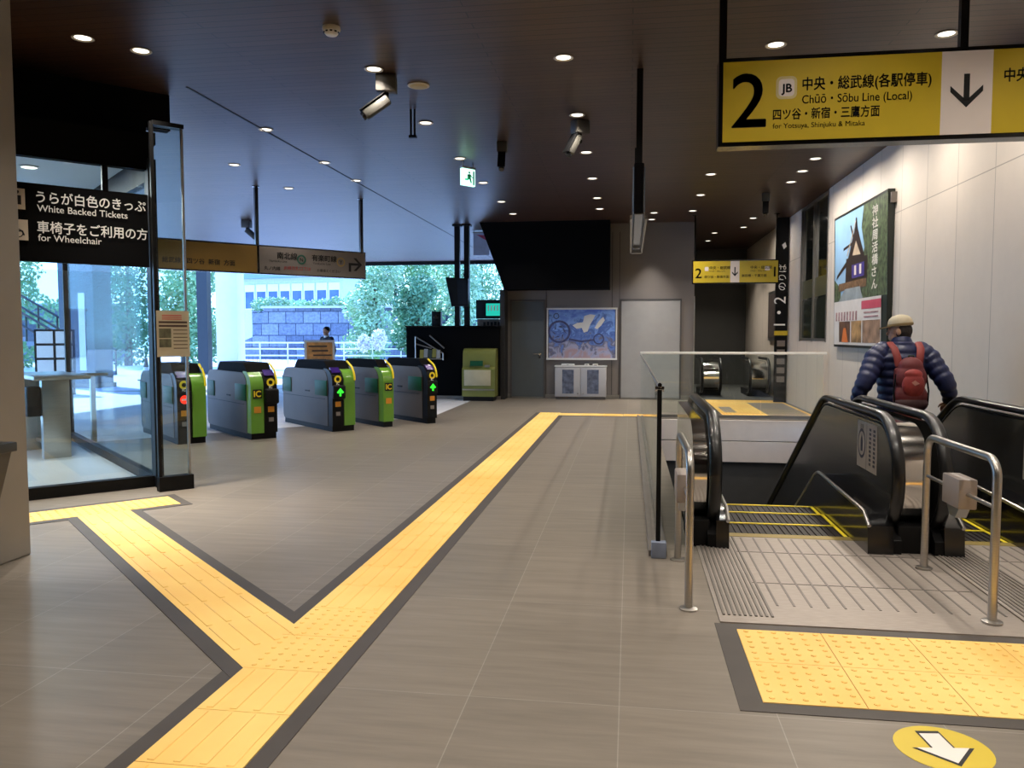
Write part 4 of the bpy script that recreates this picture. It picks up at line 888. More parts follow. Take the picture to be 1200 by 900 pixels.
# ------------------------------------------------------------------ right wall: poster, signs
t = thing('poster', 'large framed travel poster of a steep-roofed wooden shrine on the beige wall', 'poster', (3.48, 12.7, 2.38))
# local: wall plane is x=0, poster leans out; u runs along -y (left to right for the viewer)
PH, PW = 2.06, 2.75
lean = Matrix.Rotation(R(-2.0), 4, 'Y')
def pv(a, h, d):   # a 0..1 from far end to near end, h 0..1 upward, d out of the wall
    return Vector((-0.06 - d - 0.035 * h, PW / 2 - a * PW, (h - 0.5) * PH))
def pq(name, m, polys, d=0.0, pr=None):
    b = MB()
    for p in polys: b.raw([pv(a, h, d) for a, h in p], [tuple(range(len(p)))])
    return b.build(name, m, pr or t, smooth=False)
b = MB(); n = [pv(-0.02, -0.02, -0.0), pv(1.0, -0.02, -0.0), pv(1.0, 1.02, 0), pv(-0.02, 1.02, 0)]; k = [Vector((-0.005, v.y, v.z)) for v in n]
b.raw(n + k, [(0, 1, 2, 3), (7, 6, 5, 4), (0, 4, 5, 1), (1, 5, 6, 2), (2, 6, 7, 3), (3, 7, 4, 0)]); b.build('frame', mat('frame_green_black', (30, 36, 32), 0.35), t, smooth=False)
def r4(a0, h0, a1, h1): return [(a0, h0), (a1, h0), (a1, h1), (a0, h1)]
pq('sky_print', mat('print_sky', (150, 192, 226), 0.45, var=0.12, scale=1.5), [r4(0, 0.34, 1, 1)], 0.002)
M_for = mat('print_forest', (84, 98, 70), 0.45, var=0.85, scale=13)
pq('forest_print', M_for, [[(0.5, 0.34), (1.0, 0.34), (1.0, 1.0), (0.6, 1.0), (0.56, 0.85), (0.62, 0.7), (0.55, 0.6)]], 0.004); pq('hedge_print', M_for, [[(0, 0.34), (0.14, 0.34), (0.14, 0.44), (0.0, 0.52)]], 0.004)
pq('edge_print', mat('print_dark_green', (34, 44, 36), 0.45, var=0.3, scale=6), [r4(0.93, 0.0, 0.995, 1.0)], 0.0035)
pq('roof_print', mat('print_roof', (48, 36, 34), 0.45, var=0.35, scale=10), [[(0.26, 0.66), (0.3, 0.66), (0.46, 0.9), (0.62, 0.64), (0.68, 0.64), (0.66, 0.42), (0.24, 0.42)], [(0.44, 0.84), (0.45, 1.0 - 0.06), (0.47, 0.94), (0.49, 0.84)], [(0.34, 0.9), (0.36, 0.9), (0.42, 0.8), (0.40, 0.79)], [(0.06, 0.55), (0.26, 0.64), (0.26, 0.6), (0.04, 0.52)], [(0.2, 0.75), (0.37, 0.77), (0.37, 0.75), (0.2, 0.73)]], 0.006)
pq('gable_print', mat('print_gable', (196, 176, 150), 0.45, var=0.2), [[(0.39, 0.67), (0.46, 0.77), (0.55, 0.66)], [(0.27, 0.68), (0.29, 0.68), (0.46, 0.915), (0.45, 0.92)]], 0.008)
pq('curtain_print', mat('print_purple', (74, 62, 140), 0.45), [r4(0.38, 0.5, 0.62, 0.6)], 0.008)
pq('lantern_print', M_signw, [[(0.43, 0.52), (0.47, 0.52), (0.47, 0.59), (0.43, 0.59)], [(0.53, 0.52), (0.57, 0.52), (0.57, 0.59), (0.53, 0.59)]], 0.0095)
pq('shrine_base_print', mat('print_base', (120, 92, 66), 0.45, var=0.5, scale=14), [r4(0.1, 0.42, 0.66, 0.48)], 0.0085)
pq('path_print', mat('print_path', (150, 160, 164), 0.45, var=0.2), [[(0.1, 0.34), (0.6, 0.34), (0.54, 0.43), (0.24, 0.43)]], 0.009)
pq('white_print', mat('print_white', (226, 220, 214), 0.45), [r4(0, 0, 0.92, 0.34)], 0.01)
pq('pink_print', mat('print_pink', (206, 84, 104), 0.45), [r4(0.58, 0.26, 0.92, 0.32)], 0.012)
for k, (c, q) in enumerate((((104, 74, 56), r4(0.12, 0.02, 0.36, 0.18)), ((176, 138, 90), r4(0.38, 0.02, 0.58, 0.18)), ((150, 120, 98), r4(0.6, 0.02, 0.91, 0.18)))): pq('photo_print', mat('print_photo_%d' % k, c, 0.45, var=0.6, scale=5), [q], 0.012)
pq('orange_print', mat('print_orange', (226, 120, 52), 0.45), [[(0.18, 0.02), (0.32, 0.02), (0.27, 0.13), (0.22, 0.13)]], 0.014)
b = MB()
for k, ch in enumerate('神社周活橋さん'):
    p = pv(0.755, 0.895 - 0.083 * k, 0.009); b.text(ch, 0.16, p, (0, -1, 0), V, 'L', 0.03, sx=1.75)
b.build('white_lettering', M_inkw, t, smooth=False)
b = MB()
for k in range(8):
    p = pv(0.06 + 0.06 * k, 0.22, 0.0125); b.box(p, (0.002, 0.08, 0.14))
for k in range(2): b.box(pv(0.75, 0.235 - 0.03 * k, 0.0125), (0.002, 0.7, 0.02))
b.build('print_lines', mat('print_rose', (170, 130, 132), 0.5, var=0.5, scale=20), t, smooth=False)
for q in ((PW / 2 + 0.12, 0.78, 0.06), (-PW / 2 - 0.04, 0.95, 0.14)): MB().box(Vector((-0.035, q[0], q[1])), (0.07, 0.05, q[2])).build('wall_bracket', M_grate, t, smooth=False)
t = thing('pillar_sign', 'tall narrow black sign with a white 1 and 2 at the far right corner', 'sign', (3.33, 18.45, 0))
MB().box((0, 0, 2.05), (0.26, 0.1, 4.1)).build('panel', M_black, t, smooth=False)
b = MB(); b.text('1・2', 0.36, (0.08, -0.052, 1.72), (0, 0, 1), (-1, 0, 0), 'L', 0.0); b.text('のりば', 0.2, (0.07, -0.052, 2.5), (0, 0, 1), (-1, 0, 0), 'L', 0.0)
b.flat([(-0.02, 1.1), (0.05, 1.16), (0.08, 1.06), (0.02, 1.0)], (0, -0.052, 2.4), U, V); b.build('lettering', M_inkw, t, smooth=False)
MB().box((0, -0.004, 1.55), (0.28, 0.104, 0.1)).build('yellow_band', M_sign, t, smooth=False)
b = MB()
for k in range(5): b.box((0, -0.051, 1.32 - 0.2 * k), (0.17, 0.006, 0.13))
b.build('white_label', M_signshade, t, smooth=False)
t = thing('notice_board', 'dark framed notice board on the right wall beyond the display window', 'notice board', (3.46, 20.0, 1.97))
MB().box((0, 0, 0), (0.06, 1.5, 1.2)).build('frame', M_alu, t, smooth=False); MB().box((-0.034, 0, 0), (0.01, 1.36, 1.06)).build('board', mat('board_brown', (88, 78, 74), 0.5, var=0.3, scale=5, stretch=(1, 1, 6)), t, smooth=False)

# ------------------------------------------------------------------ figures
def remesh(name, mb, m, parent, voxel, smooth=3, loc=None, rz=None):
    me = bpy.data.meshes.new(name); mb.bm.to_mesh(me); mb.bm.free()
    tmp = bpy.data.objects.new('tmp', me); COL.objects.link(tmp)
    r = tmp.modifiers.new('r', 'REMESH'); r.mode = 'VOXEL'; r.voxel_size = voxel; r.use_smooth_shade = True
    s = tmp.modifiers.new('s', 'SMOOTH'); s.iterations = smooth; s.factor = 0.5
    bpy.context.view_layer.update()
    dg = bpy.context.evaluated_depsgraph_get()
    out = bpy.data.meshes.new_from_object(tmp.evaluated_get(dg)); out.name = name
    bpy.data.objects.remove(tmp); bpy.data.meshes.remove(me)
    out.materials.clear(); out.materials.append(m)
    for p in out.polygons: p.use_smooth = True
    o = bpy.data.objects.new(name, out); COL.objects.link(o); o.parent = parent
    return o
def limb(b, pts, rs, n=14):
    b.tube(pts, rs, n)
    for p, r in zip(pts, rs): b.ball(p, (r, r, r), n=12)
    return b
def ell(b, c, r, rot=None): return b.ball(c, r, rot, n=20)
def head(b, c, yaw, s=1.0):
    m = Matrix.Translation(c) @ Matrix.Rotation(yaw, 4, 'Z') @ Matrix.Diagonal((s, s, s, 1))
    rot = Matrix.Rotation(yaw, 4, 'Z')
    def e(p, r): b.ball(m @ Vector(p), tuple(x * s for x in r), rot, n=18)
    e((0, -0.005, 0.02), (0.074, 0.094, 0.1)); e((0, 0.03, -0.055), (0.055, 0.06, 0.065)); e((0, 0.05, -0.09), (0.03, 0.035, 0.022))
    e((0, 0.096, -0.03), (0.014, 0.02, 0.02)); e((0, 0.09, -0.005), (0.01, 0.014, 0.03)); e((0, 0.084, -0.064), (0.024, 0.012, 0.007)); e((0, 0.084, -0.076), (0.022, 0.012, 0.008))
    for x in (-1, 1): e((0.031 * x, 0.078, 0.012), (0.016, 0.012, 0.01)); e((0.077 * x, -0.01, -0.015), (0.01, 0.022, 0.034)); e((0.031 * x, 0.084, 0.03), (0.022, 0.01, 0.006))
    return m
def hand(b, wrist, d, side, curl=0.6, s=1.0, palm_n=Vector((0, 0, -1))):
    d = Vector(d).normalized(); lat = d.cross(palm_n).normalized() * side; w_ = Vector(wrist)
    c = w_ + d * 0.05 * s
    b.ball(c, (0.04 * s, 0.05 * s, 0.018 * s), Matrix.Translation((0, 0, 0)) @ d.to_track_quat('Y', 'Z').to_matrix().to_4x4(), n=14)
    for i, (o, l) in enumerate(((-0.028, 0.072), (-0.01, 0.082), (0.01, 0.076), (0.028, 0.06))):
        a = w_ + d * 0.088 * s + lat * o * s; p1 = a + d * l * 0.5 * s + palm_n * 0.01 * s; p2 = p1 + (d * math.cos(curl * 1.3) + palm_n * math.sin(curl * 1.3)) * l * 0.32 * s; p3 = p2 + (d * math.cos(curl * 2.4) + palm_n * math.sin(curl * 2.4)) * l * 0.25 * s
        limb(b, [a, p1, p2, p3], [0.0095 * s, 0.009 * s, 0.0085 * s, 0.0075 * s], 8)
    a = w_ + d * 0.03 * s - lat * 0.032 * s; limb(b, [a, a + (d * 0.6 - lat * 0.7 + palm_n * 0.2).normalized() * 0.035 * s, a + (d * 0.9 - lat * 0.7 + palm_n * 0.5).normalized() * 0.065 * s], [0.012 * s, 0.011 * s, 0.009 * s], 8)
skin = mat('skin', (196, 150, 122), 0.5, var=0.06)
M_navy = mat('navy_puffer', (34, 42, 82), 0.42, var=0.1)
PX, PY, PZ = 2.535, 7.95, -0.055
man = thing('person', 'person in a navy quilted jacket and pale cap riding down the escalator, seen from behind', 'person', (PX, PY, PZ))
b = MB()
for s in (-1, 1):
    limb(b, [(0.09 * s, 0, 0.9), (0.1 * s, 0.015, 0.48), (0.105 * s, -0.01, 0.09)], [0.085, 0.056, 0.04])
    limb(b, [(0.105 * s, -0.03, 0.05), (0.11 * s, 0.14, 0.035)], [0.04, 0.032])
    limb(b, [(0.185 * s, -0.01, 1.4), (0.355 * s, -0.13, 1.12), (0.41 * s, -0.06, 0.945)], [0.052, 0.042, 0.03])
    hand(b, (0.412 * s, -0.055, 0.935), (0.02 * s, 1, -0.4), -s, 0.9)
ell(b, (0, 0, 0.98), (0.16, 0.11, 0.14)); ell(b, (0, 0, 1.2), (0.155, 0.105, 0.2)); ell(b, (0, 0, 1.34), (0.18, 0.1, 0.12)); limb(b, [(0, 0.0, 1.4), (0, 0.015, 1.53)], [0.062, 0.055])
HM = head(b, (-0.015, 0.03, 1.6), R(62))
remesh('body', b, skin, man, 0.0065, 2)
b = MB()
def puff_limb(b, pts, rs, per=0.075, amp=0.011):
    # a quilted sleeve: rings swell between seams
    P = [Vector(p) for p in pts]; path = []; rad = []; acc = 0
    for i in range(len(P) - 1):
        L_ = (P[i + 1] - P[i]).length; n = max(2, int(L_ / 0.0125))
        for k in range(n):
            f_ = k / n; path.append(P[i].lerp(P[i + 1], f_)); s = acc + L_ * f_; rad.append(rs[i] + (rs[i + 1] - rs[i]) * f_ + amp * (abs(math.sin(PI * s / per)) - 0.6))
        acc += L_
    path.append(P[-1]); rad.append(rs[-1]); b.tube(path, rad, 18); b.ball(P[0], (rs[0],) * 3, n=14)
    return b
for s in (-1, 1): puff_limb(b, [(0.165 * s, 0.0, 1.41), (0.235 * s, -0.02, 1.34), (0.355 * s, -0.13, 1.12), (0.395 * s, -0.1, 1.02), (0.412 * s, -0.055, 0.935)], [0.09, 0.1, 0.082, 0.068, 0.05])
zs = [0.84 + 0.0125 * i for i in range(53)]
rings = []
for z in zs:
    if z < 1.0: rx, ry = 0.2, 0.15
    else: rx, ry = 0.2 + 0.03 * min(1, (z - 1.0) / 0.3), 0.15 + 0.01 * min(1, (z - 1) / 0.3)
    if z > 1.34: k = (z - 1.34) / 0.16; rx *= max(0.32, 1 - 0.62 * k ** 1.3); ry *= max(0.5, 1 - 0.42 * k ** 1.3)
    a = 0.013 * (abs(math.sin(PI * (z - 0.84) / 0.078)) - 0.6)
    rings.append((rx + a, ry + a, z))
vs = []; fs = []; n = 32
for rx, ry, z in rings: vs += [(rx * math.cos(2 * PI * j / n), ry * math.sin(2 * PI * j / n), z) for j in range(n)]
for q in range(len(rings) - 1):
    for j in range(n): fs.append((q * n + j, q * n + (j + 1) % n, (q + 1) * n + (j + 1) % n, (q + 1) * n + j))
fs.append(tuple(range(n))[::-1]); fs.append(tuple((len(rings) - 1) * n + j for j in range(n))); b.raw(vs, fs)
b.tube([(0, 0.005, 1.44), (0, 0.01, 1.5), (0, 0.015, 1.535)], [0.1, 0.092, 0.078], 20)
remesh('jacket', b, M_navy, man, 0.0065, 1)
b = MB()
for s in (-1, 1): limb(b, [(0.088 * s, 0, 0.92), (0.1 * s, 0.012, 0.5), (0.108 * s, -0.008, 0.08)], [0.115, 0.085, 0.07])
ell(b, (0, 0, 0.92), (0.18, 0.13, 0.12)); remesh('trousers', b, mat('trousers_dark', (52, 42, 42), 0.7), man, 0.01, 2)
for s in (-1, 1):
    b = MB(); limb(b, [(0.108 * s, -0.05, 0.052), (0.112 * s, 0.06, 0.05), (0.115 * s, 0.16, 0.042)], [0.05, 0.048, 0.042]); remesh('shoe', b, M_black, man, 0.008, 1)
b = MB(); rotH = Matrix.Rotation(R(62), 4, 'Z')
b.ball(HM @ Vector((0, -0.03, 0.0)), (0.082, 0.085, 0.088), rotH, n=18); b.ball(HM @ Vector((0, -0.055, -0.045)), (0.062, 0.05, 0.05), rotH, n=14)
remesh('hair', b, mat('hair_grey', (52, 46, 44), 0.8, bump=0.5, bscale=120), man, 0.006, 2)
b = MB(); CM = HM @ Matrix.Translation((0, -0.008, 0.045)) @ Matrix.Rotation(R(-6), 4, 'X')
vs = []; fs = []; n = 28; prof = [(1.0, -0.005), (1.02, 0.02), (0.98, 0.045), (0.87, 0.07), (0.66, 0.09), (0.36, 0.102), (0.02, 0.106)]
for r, z in prof: vs += [CM @ Vector((0.088 * r * math.cos(2 * PI * j / n), 0.108 * r * math.sin(2 * PI * j / n), z)) for j in range(n)]
for q in range(len(prof) - 1):
    for j in range(n): fs.append((q * n + j, q * n + (j + 1) % n, (q + 1) * n + (j + 1) % n, (q + 1) * n + j))
fs.append(tuple(range(n))[::-1]); b.raw(vs, fs)
cap = b.build('cap', mat('cap_cream', (200, 188, 162), 0.7, var=0.12, scale=12), man)
b = MB(); brim = [(0.086 * math.sin(R(a)), 0.09 + 0.012 + 0.0 * a) for a in (-62, 62)]
pts = [(-0.08, 0.05), (-0.08, 0.12), (-0.055, 0.175), (0, 0.195), (0.055, 0.175), (0.08, 0.12), (0.08, 0.05), (0.0, 0.085)]
b.raw([CM @ Vector((x, y, 0.006 - 0.12 * max(0, y - 0.09))) for x, y in pts] + [CM @ Vector((x, y, -0.002 - 0.12 * max(0, y - 0.09))) for x, y in pts], [tuple(range(8)), tuple(range(15, 7, -1))] + [(i, 8 + i, 8 + (i + 1) % 8, (i + 1) % 8) for i in range(8)])
b.build('brim', mat('brim_tan', (158, 138, 100), 0.7), cap)
vs = []; fs = []
for r, z in ((1.02, -0.002), (1.055, 0.008), (1.04, 0.022), (1.0, 0.02)): vs += [CM @ Vector((0.088 * r * math.cos(2 * PI * j / n), 0.108 * r * math.sin(2 * PI * j / n), z)) for j in range(n)]
for q in range(3):
    for j in range(n): fs.append((q * n + j, q * n + (j + 1) % n, (q + 1) * n + (j + 1) % n, (q + 1) * n + j))
MB().raw(vs, fs).build('cap_band', mat('cap_band', (160, 138, 96), 0.7), cap)
# backpack
bpk = thing('backpack', 'dark red backpack worn by the man on the escalator', 'backpack', (PX + 0.01, PY - 0.23, PZ))
M_red = mat('pack_red', (108, 42, 46), 0.6, var=0.2, scale=14)
b = MB(); ell(b, (0, -0.01, 1.0), (0.15, 0.1, 0.13)); ell(b, (0, -0.005, 1.16), (0.14, 0.095, 0.15)); ell(b, (0, 0.0, 1.26), (0.11, 0.08, 0.1)); b.box((0, 0.03, 1.08), (0.26, 0.1, 0.36), bev=0.03)
pk = remesh('pack', b, M_red, bpk, 0.008, 3)
b = MB(); ell(b, (0, -0.085, 1.1), (0.1, 0.04, 0.12)); ell(b, (0, -0.08, 1.2), (0.08, 0.035, 0.05)); remesh('front_pocket', b, mat('pocket_red', (156, 58, 56), 0.55, var=0.3, scale=16), bpk, 0.007, 2)
b = MB(); ell(b, (0, -0.02, 0.93), (0.152, 0.1, 0.09)); remesh('lower_section', b, mat('pack_maroon', (70, 44, 46), 0.65, var=0.15), bpk, 0.008, 2)
for s in (-1, 1):
    MB().tube([(0.085 * s, 0.05, 1.27), (0.1 * s, 0.06, 1.36), (0.115 * s, 0.1, 1.435), (0.125 * s, 0.19, 1.485), (0.125 * s, 0.3, 1.44)], 0.034, 10, up=(1, 0, 0), ry=0.012).build('shoulder_strap', mat('strap_red', (140, 56, 52), 0.65), bpk)
    MB().tube([(0.13 * s, -0.02, 1.2), (0.15 * s, -0.03, 1.05), (0.14 * s, -0.04, 0.92)], 0.008, 8).build('side_strap', M_black, bpk)
MB().tube([(-0.03, 0.0, 1.33), (-0.02, -0.01, 1.37), (0.02, -0.01, 1.37), (0.03, 0.0, 1.33)], 0.008, 8).build('grab_loop', mat('loop_green', (46, 66, 44), 0.6), bpk)
b = MB(); b.flat([(-0.03, 0.0), (0.0, 0.02), (0.04, -0.01), (0.0, -0.03)], (0.0, -0.128, 1.13), U, V); b.build('pale_mark', mat('mark_pale', (214, 150, 136), 0.6), bpk, smooth=False)

# man outdoors
m2 = thing('person', 'person in a dark suit standing outside beyond the ticket gates', 'person', (-7.7, 19.5, 0), R(150))
b = MB()
for s in (-1, 1):
    limb(b, [(0.09 * s, 0, 0.9), (0.1 * s, 0.02, 0.48), (0.1 * s, 0, 0.08)], [0.085, 0.06, 0.042]); limb(b, [(0.1 * s, -0.02, 0.045), (0.11 * s, 0.15, 0.035)], [0.04, 0.03])
    limb(b, [(0.19 * s, 0, 1.4), (0.25 * s, -0.02, 1.12), (0.27 * s, 0.06, 0.86)], [0.05, 0.04, 0.03]); hand(b, (0.27 * s, 0.065, 0.85), (0, 0.2, -1), s, 0.4, palm_n=Vector((-s, 0, 0)))
ell(b, (0, 0, 0.98), (0.16, 0.11, 0.14)); ell(b, (0, 0, 1.22), (0.16, 0.1, 0.2)); ell(b, (0, 0, 1.36), (0.18, 0.09, 0.1)); limb(b, [(0, 0, 1.4), (0, 0.01, 1.54)], [0.06, 0.052]); head(b, (0, 0.02, 1.6), R(10))
remesh('body', b, skin, m2, 0.009, 2)
b = MB(); M_suit = mat('suit_dark', (22, 22, 34), 0.7)
for s in (-1, 1): limb(b, [(0.17 * s, 0, 1.4), (0.25 * s, -0.02, 1.12), (0.27 * s, 0.06, 0.88)], [0.075, 0.062, 0.048])
ell(b, (0, 0, 0.98), (0.19, 0.14, 0.2)); ell(b, (0, 0, 1.24), (0.19, 0.13, 0.22)); ell(b, (0, 0, 1.38), (0.19, 0.1, 0.1)); remesh('jacket', b, M_suit, m2, 0.012, 2)
b = MB()
for s in (-1, 1): limb(b, [(0.09 * s, 0, 0.9), (0.1 * s, 0.015, 0.48), (0.1 * s, 0, 0.07)], [0.1, 0.075, 0.062])
remesh('trousers', b, M_suit, m2, 0.012, 2)
MB().tube([(0, 0.005, 1.43), (0, 0.012, 1.5)], [0.075, 0.066], 16).build('shirt_collar', M_white, m2)
b = MB(); ell(b, (0, 0.0, 1.645), (0.082, 0.1, 0.085)); remesh('hair', b, M_black, m2, 0.012, 1)

# ------------------------------------------------------------------ outdoors
# A-frame board
t = thing('sandwich_board', 'white-framed standing board with an orange notice outside the gates', 'sign board', (-6.85, 16.9, 0), R(24))
for k, s in enumerate((1, -1)):
    rot = Matrix.Rotation(R(9 * s), 4, 'X'); b = MB()
    c = Vector((0, -0.12 * s if s > 0 else 0.12, 0.7))
    b.box(c, (0.66, 0.03, 1.4), rot=Matrix.Rotation(R(-9 * s), 4, 'X')); p = b.build('leaf', M_white if s > 0 else M_black, t, smooth=False)
    if s > 0:
        rm = Matrix.Rotation(R(-9), 4, 'X'); MB().box(c + rm @ Vector((0, -0.017, 0.05)), (0.56, 0.006, 1.2), rot=rm).build('notice', mat('notice_orange', (214, 150, 84), 0.6, var=0.35, scale=9), p, smooth=False)
        b = MB()
        for q in range(9): b.box(c + rm @ Vector((-0.04 + 0.05 * (q % 3), -0.021, 0.56 - 0.1 * q)), (0.4 - 0.05 * (q % 2), 0.003, 0.035), rot=rm)
        b.build('print', mat('print_brown', (74, 56, 48)), p, smooth=False)
# posts and columns
t = thing('steel_post', 'dark square post outside, left of the bright white column', 'post', (-16.0, 28.2, 0)); MB().box((0, 0, 2.05), (0.42, 0.3, 4.1)).build('shaft', mat('post_navy', (30, 42, 52), 0.5), t, smooth=False); MB().box((0, 0, 0.02), (0.56, 0.44, 0.04)).build('base_plate', M_grate, t, smooth=False)
t = thing('white_column', 'bright white column outside beyond the gates', 'column', (-15.05, 28.4, 0)); MB().box((0, 0, 2.05), (0.86, 0.6, 4.1), bev=0.02).build('shaft', mat('column_white', (226, 228, 232), 0.5, var=0.02), t); MB().box((0, 0, 0.06), (0.94, 0.68, 0.12)).build('base', M_alu, t, smooth=False)
t = thing('dark_column', 'broad dark column seen through the glass room', 'column', (-15.6, 21.0, 0)); MB().box((0, 0, 2.05), (1.1, 0.8, 4.1), bev=0.02).build('shaft', mat('column_slate', (66, 78, 92), 0.5), t); MB().box((0.2, -0.42, 1.6), (0.2, 0.04, 2.2)).build('light_strip', M_white, t, smooth=False); MB().box((0, 0, 0.06), (1.2, 0.9, 0.12)).build('base', M_grate, t, smooth=False)
# railing
t = thing('railing', 'white metal railing in front of the stone wall outside', 'railing', (-20.6, 39.0, 0), R(3))
for z in (1.12, 0.8, 0.45): MB().cyl((0, 0, z), (13.5, 0, z), 0.035, n=8).build('rail', M_white, t)
for k in range(10): MB().cyl((1.5 * k, 0, 0), (1.5 * k, 0, 1.12), 0.04, n=8).build('post', M_white, t)
b = MB(); 
for k in range(60): b.cyl((0.225 * k, 0, 0.1), (0.225 * k, 0, 0.45), 0.01, n=5)
b.build('baluster', mat('baluster_dark', (80, 96, 110), 0.5), t)
# stone wall
M_stone = tiles('stone_blocks', (132, 142, 162), (92, 102, 124), (64, 72, 90), 1.15, 0.75, 0.03, rough=0.8, rot=(PI / 2, 0, 0), offset=0.43, svar=0.35, streak=(2, 2, 2), bump=0.8)
t = thing('stone_wall', 'grey-blue castle wall of large stone blocks beyond the railing', 'wall', (-18, 47.5, 0))
MB().xz([(-8.0, 0), (-6.2, 1.2), (-5.2, 1.6), (-4.9, 3.2), (10.5, 3.2), (10.5, 0)], 0, 1.2).build('blocks', M_stone, t, smooth=False)
MB().box((2.8, 0.5, 3.27), (15.6, 1.5, 0.14)).build('coping', mat('coping_pale', (190, 198, 206), 0.7), t, smooth=False)
t = thing('stone_wall', 'grey stone wall behind the stairs seen through the glass room', 'wall', (-40, 40.5, 0), R(14))
MB().box((0, 0, 1.6), (22, 1.0, 3.2)).build('blocks', M_stone, t, smooth=False); MB().box((0, 0, 3.27), (22.2, 1.3, 0.14)).build('coping', mat('coping_pale', (190, 198, 206)), t, smooth=False)
# building
t = thing('building', 'pale flat-roofed building with a long row of windows beyond the stone wall', 'building', (-32.5, 72, 0), R(-14))
MB().box((0, 3, 3.5), (13, 6, 7.0)).build('wall', mat('wall_paleblue', (190, 204, 214), 0.7), t, smooth=False)
MB().box((0, 2.7, 7.2), (14, 7.4, 0.5)).build('roof', mat('roof_blue', (120, 150, 180), 0.6), t, smooth=False)
for k in range(9):
    q = MB().box((-5.6 + 1.4 * k, -0.04, 5.2), (1.2, 0.1, 2.4)).build('window', M_white, t, smooth=False); MB().box((-5.6 + 1.4 * k, -0.1, 4.9), (1.0, 0.04, 1.6)).build('pane', mat('pane_blue', (60, 90, 140), 0.1, var=0.3, scale=1), q, smooth=False)
# trees
def leaves(b, c, r, n, size):
    for _ in range(n):
        while True:
            p = Vector((random.uniform(-1, 1), random.uniform(-1, 1), random.uniform(-1, 1)))
            if 0.3 < p.length < 1: break
        p = Vector((p.x * r[0], p.y * r[1], p.z * r[2])) + Vector(c)
        u = Vector((random.gauss(0, 1), random.gauss(0, 1), random.gauss(0, 1))).normalized(); v = u.orthogonal().normalized(); s = size * random.uniform(0.6, 1.3)
        b.raw([p - u * s, p - v * s * 0.5 + u * s * 0.1, p + u * s, p + v * s * 0.5 + u * s * 0.1], [(0, 1, 2, 3)])
LEAF = [mat('leaf_a', (128, 172, 120), 0.5, var=0.35, scale=0.9), mat('leaf_b', (158, 194, 150), 0.5, var=0.35, scale=0.9), mat('leaf_c', (92, 140, 100), 0.5, var=0.35, scale=0.9)]
BARK = mat('bark', (86, 72, 62), 0.9)
def tree(x, y, h, r, k, label, n=2600, size=0.2, low=0.1):
    t = thing('tree', label, 'tree', (x, y, 0), 0, 'trees outside the station')
    MB().tube([(0, 0, 0), (0.1, 0, h * 0.35), (0.0, 0.1, h * 0.8)], [0.2, 0.15, 0.06], 8).build('trunk', BARK, t)
    b = MB(); cs = [((random.uniform(-0.4, 0.4) * r, random.uniform(-0.4, 0.4) * r, h * (low + (1 - low) * (j + 0.5) / 5)), (r * random.uniform(0.6, 0.95), r * random.uniform(0.6, 0.9), h * 0.2)) for j in range(5)]
    for c, q in cs: leaves(b, c, q, n // 5, size)
    b.build('foliage', LEAF[k % 3], t, smooth=False)
trees = [(-13.6, 41.2, 5.4, 1.7, 1, 'pale leafy tree above the right end of the stone wall'), (-11.9, 45.6, 6.6, 2.0, 0, 'broad green tree behind the black booth, left of the poles'), (-8.7, 41.2, 6.2, 1.9, 1, 'leafy green tree behind the pair of black poles'),
         (-6.0, 45.6, 6.8, 2.0, 2, 'darker green tree beside the black fascia'), (-15.3, 50.6, 7.4, 2.1, 2, 'tall dark tree rising behind the stone wall end'), (-9.5, 50.4, 7.8, 2.4, 0, 'tall tree in the back row behind the booth'), (-3.2, 54.5, 7.8, 2.2, 1, 'tall pale tree in the back row beside the fascia'), (-10.2, 37.3, 4.0, 1.2, 2, 'low bushy tree by the railing behind the booth'),
         (-20.6, 34.5, 5.6, 1.6, 0, 'leafy tree left of the dark post, beside the glass room'), (-24.5, 36, 6.5, 2.2, 2, 'green tree seen through the glass side screen'), (-28.0, 32.5, 6.4, 2.0, 0, 'green tree seen through the middle of the glass door'), (-34.5, 36.5, 7.0, 2.4, 1, 'green tree behind the stairs seen through the glass door')]
for x, y, h, r, k, l in trees: tree(x, y, h, r, k, l, 6500, 0.105)
t = thing('white_shrub', 'white feathery plant by the railing behind the gates', 'plant', (-11.2, 34, 0))
b = MB(); leaves(b, (0.2, 0, 1.3), (0.34, 0.3, 0.5), 420, 0.1); leaves(b, (-0.5, 0, 1.15), (0.3, 0.2, 0.4), 240, 0.1); b.build('plumes', M_white, t, smooth=False)
b = MB()
for k in range(9): b.tube([(0, 0, 0), (-0.1 + 0.05 * k - 0.1, 0, 0.5), (-0.4 + 0.1 * k, 0, 1.1)], 0.012, 5)
b.build('stem', M_lime, t)
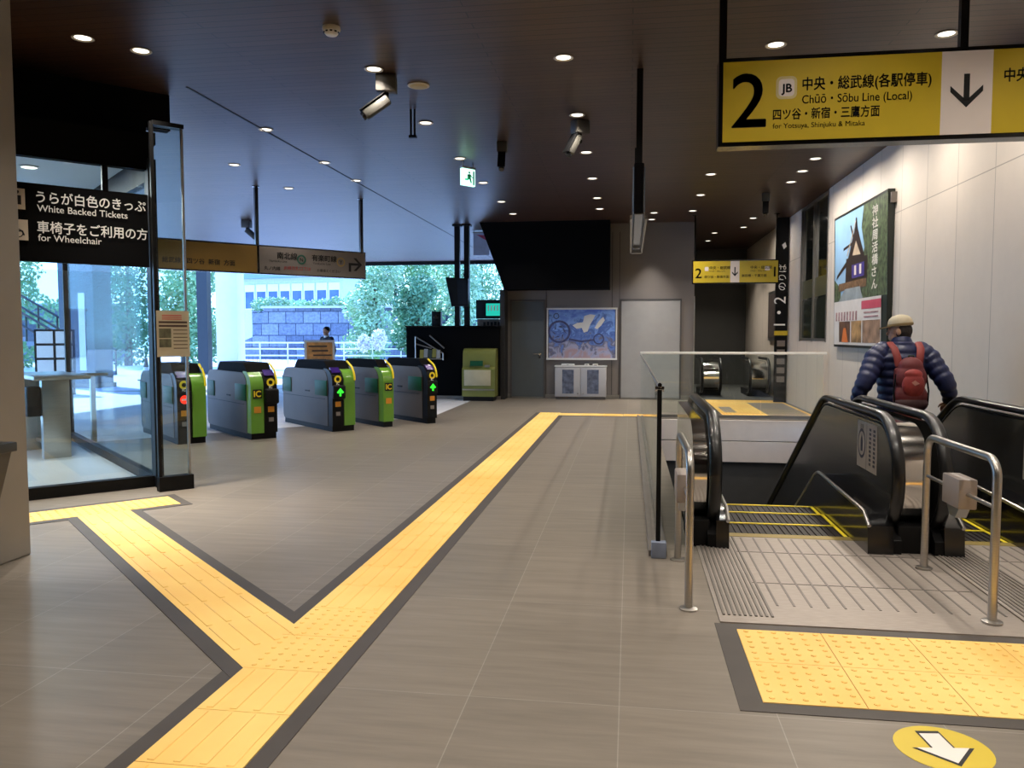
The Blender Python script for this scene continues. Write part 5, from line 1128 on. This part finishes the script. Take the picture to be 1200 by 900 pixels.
t = thing('hedge', 'pale green hedge on top of the stone wall before the building', 'hedge', (-20, 49.6, 0))
b = MB()
for k in range(9): leaves(b, (-4.2 + 0.75 * k, random.uniform(-0.2, 0.2), 3.35 + random.uniform(-0.1, 0.25)), (0.6, 0.5, 0.55), 380, 0.1)
b.build('foliage', LEAF[1], t, smooth=False)
b = MB(); b.box((-1.2, 0, 1.55), (6.8, 0.6, 3.1)); b.build('bank', M_stone, t, smooth=False)
# stairs seen through the room
t = thing('stair_flight', 'outdoor stair flight with dark railings seen through the glass door', 'stairs', (-19.3, 26.0, 0), R(0))
b = MB()
for k in range(14): b.box((-0.15 - 0.3 * k, 0.8, 0.08 + 0.16 * k), (0.3, 1.6, 0.16))
b.build('steps', mat('stair_grey', (120, 128, 138), 0.7), t, smooth=False)
for y in (0, 1.6):
    for dz in (0.95, 0.5): MB().cyl((0, y, dz), (-4.2, y, dz + 2.24), 0.045, n=8).build('rail', M_blackgl, t)
    for k in range(6): MB().cyl((-0.8 * k, y, 0.43 * k), (-0.8 * k, y, 0.43 * k + 0.95), 0.035, n=8).build('post', M_blackgl, t)
t = thing('notice_stand', 'dark stand of white notices seen through the glass door', 'notice board', (-14.4, 18.2, 0), R(35))
MB().box((0, 0, 1.0), (0.9, 0.06, 1.3)).build('board', M_black, t, smooth=False)
for k in range(6): MB().box((-0.22 + 0.42 * (k % 2), -0.035, 1.45 - 0.36 * (k // 2)), (0.36, 0.01, 0.3)).build('sheet', M_signw, t, smooth=False)
for s in (-0.4, 0.4): MB().box((s, 0, 0.2), (0.05, 0.05, 0.4)).box((s, 0, 0.015), (0.06, 0.4, 0.03)).build('leg', M_black, t, smooth=False)
t = thing('traffic_cone', 'dark cone with a white band seen through the glass door', 'cone', (-15.9, 24.3, 0)); MB().lathe([(0.28, 0.0), (0.28, 0.04), (0.16, 0.05), (0.03, 0.75)], n=20).build('body', M_grate, t); MB().lathe([(0.127, 0.25), (0.086, 0.45)], n=20).build('band', M_white, t)
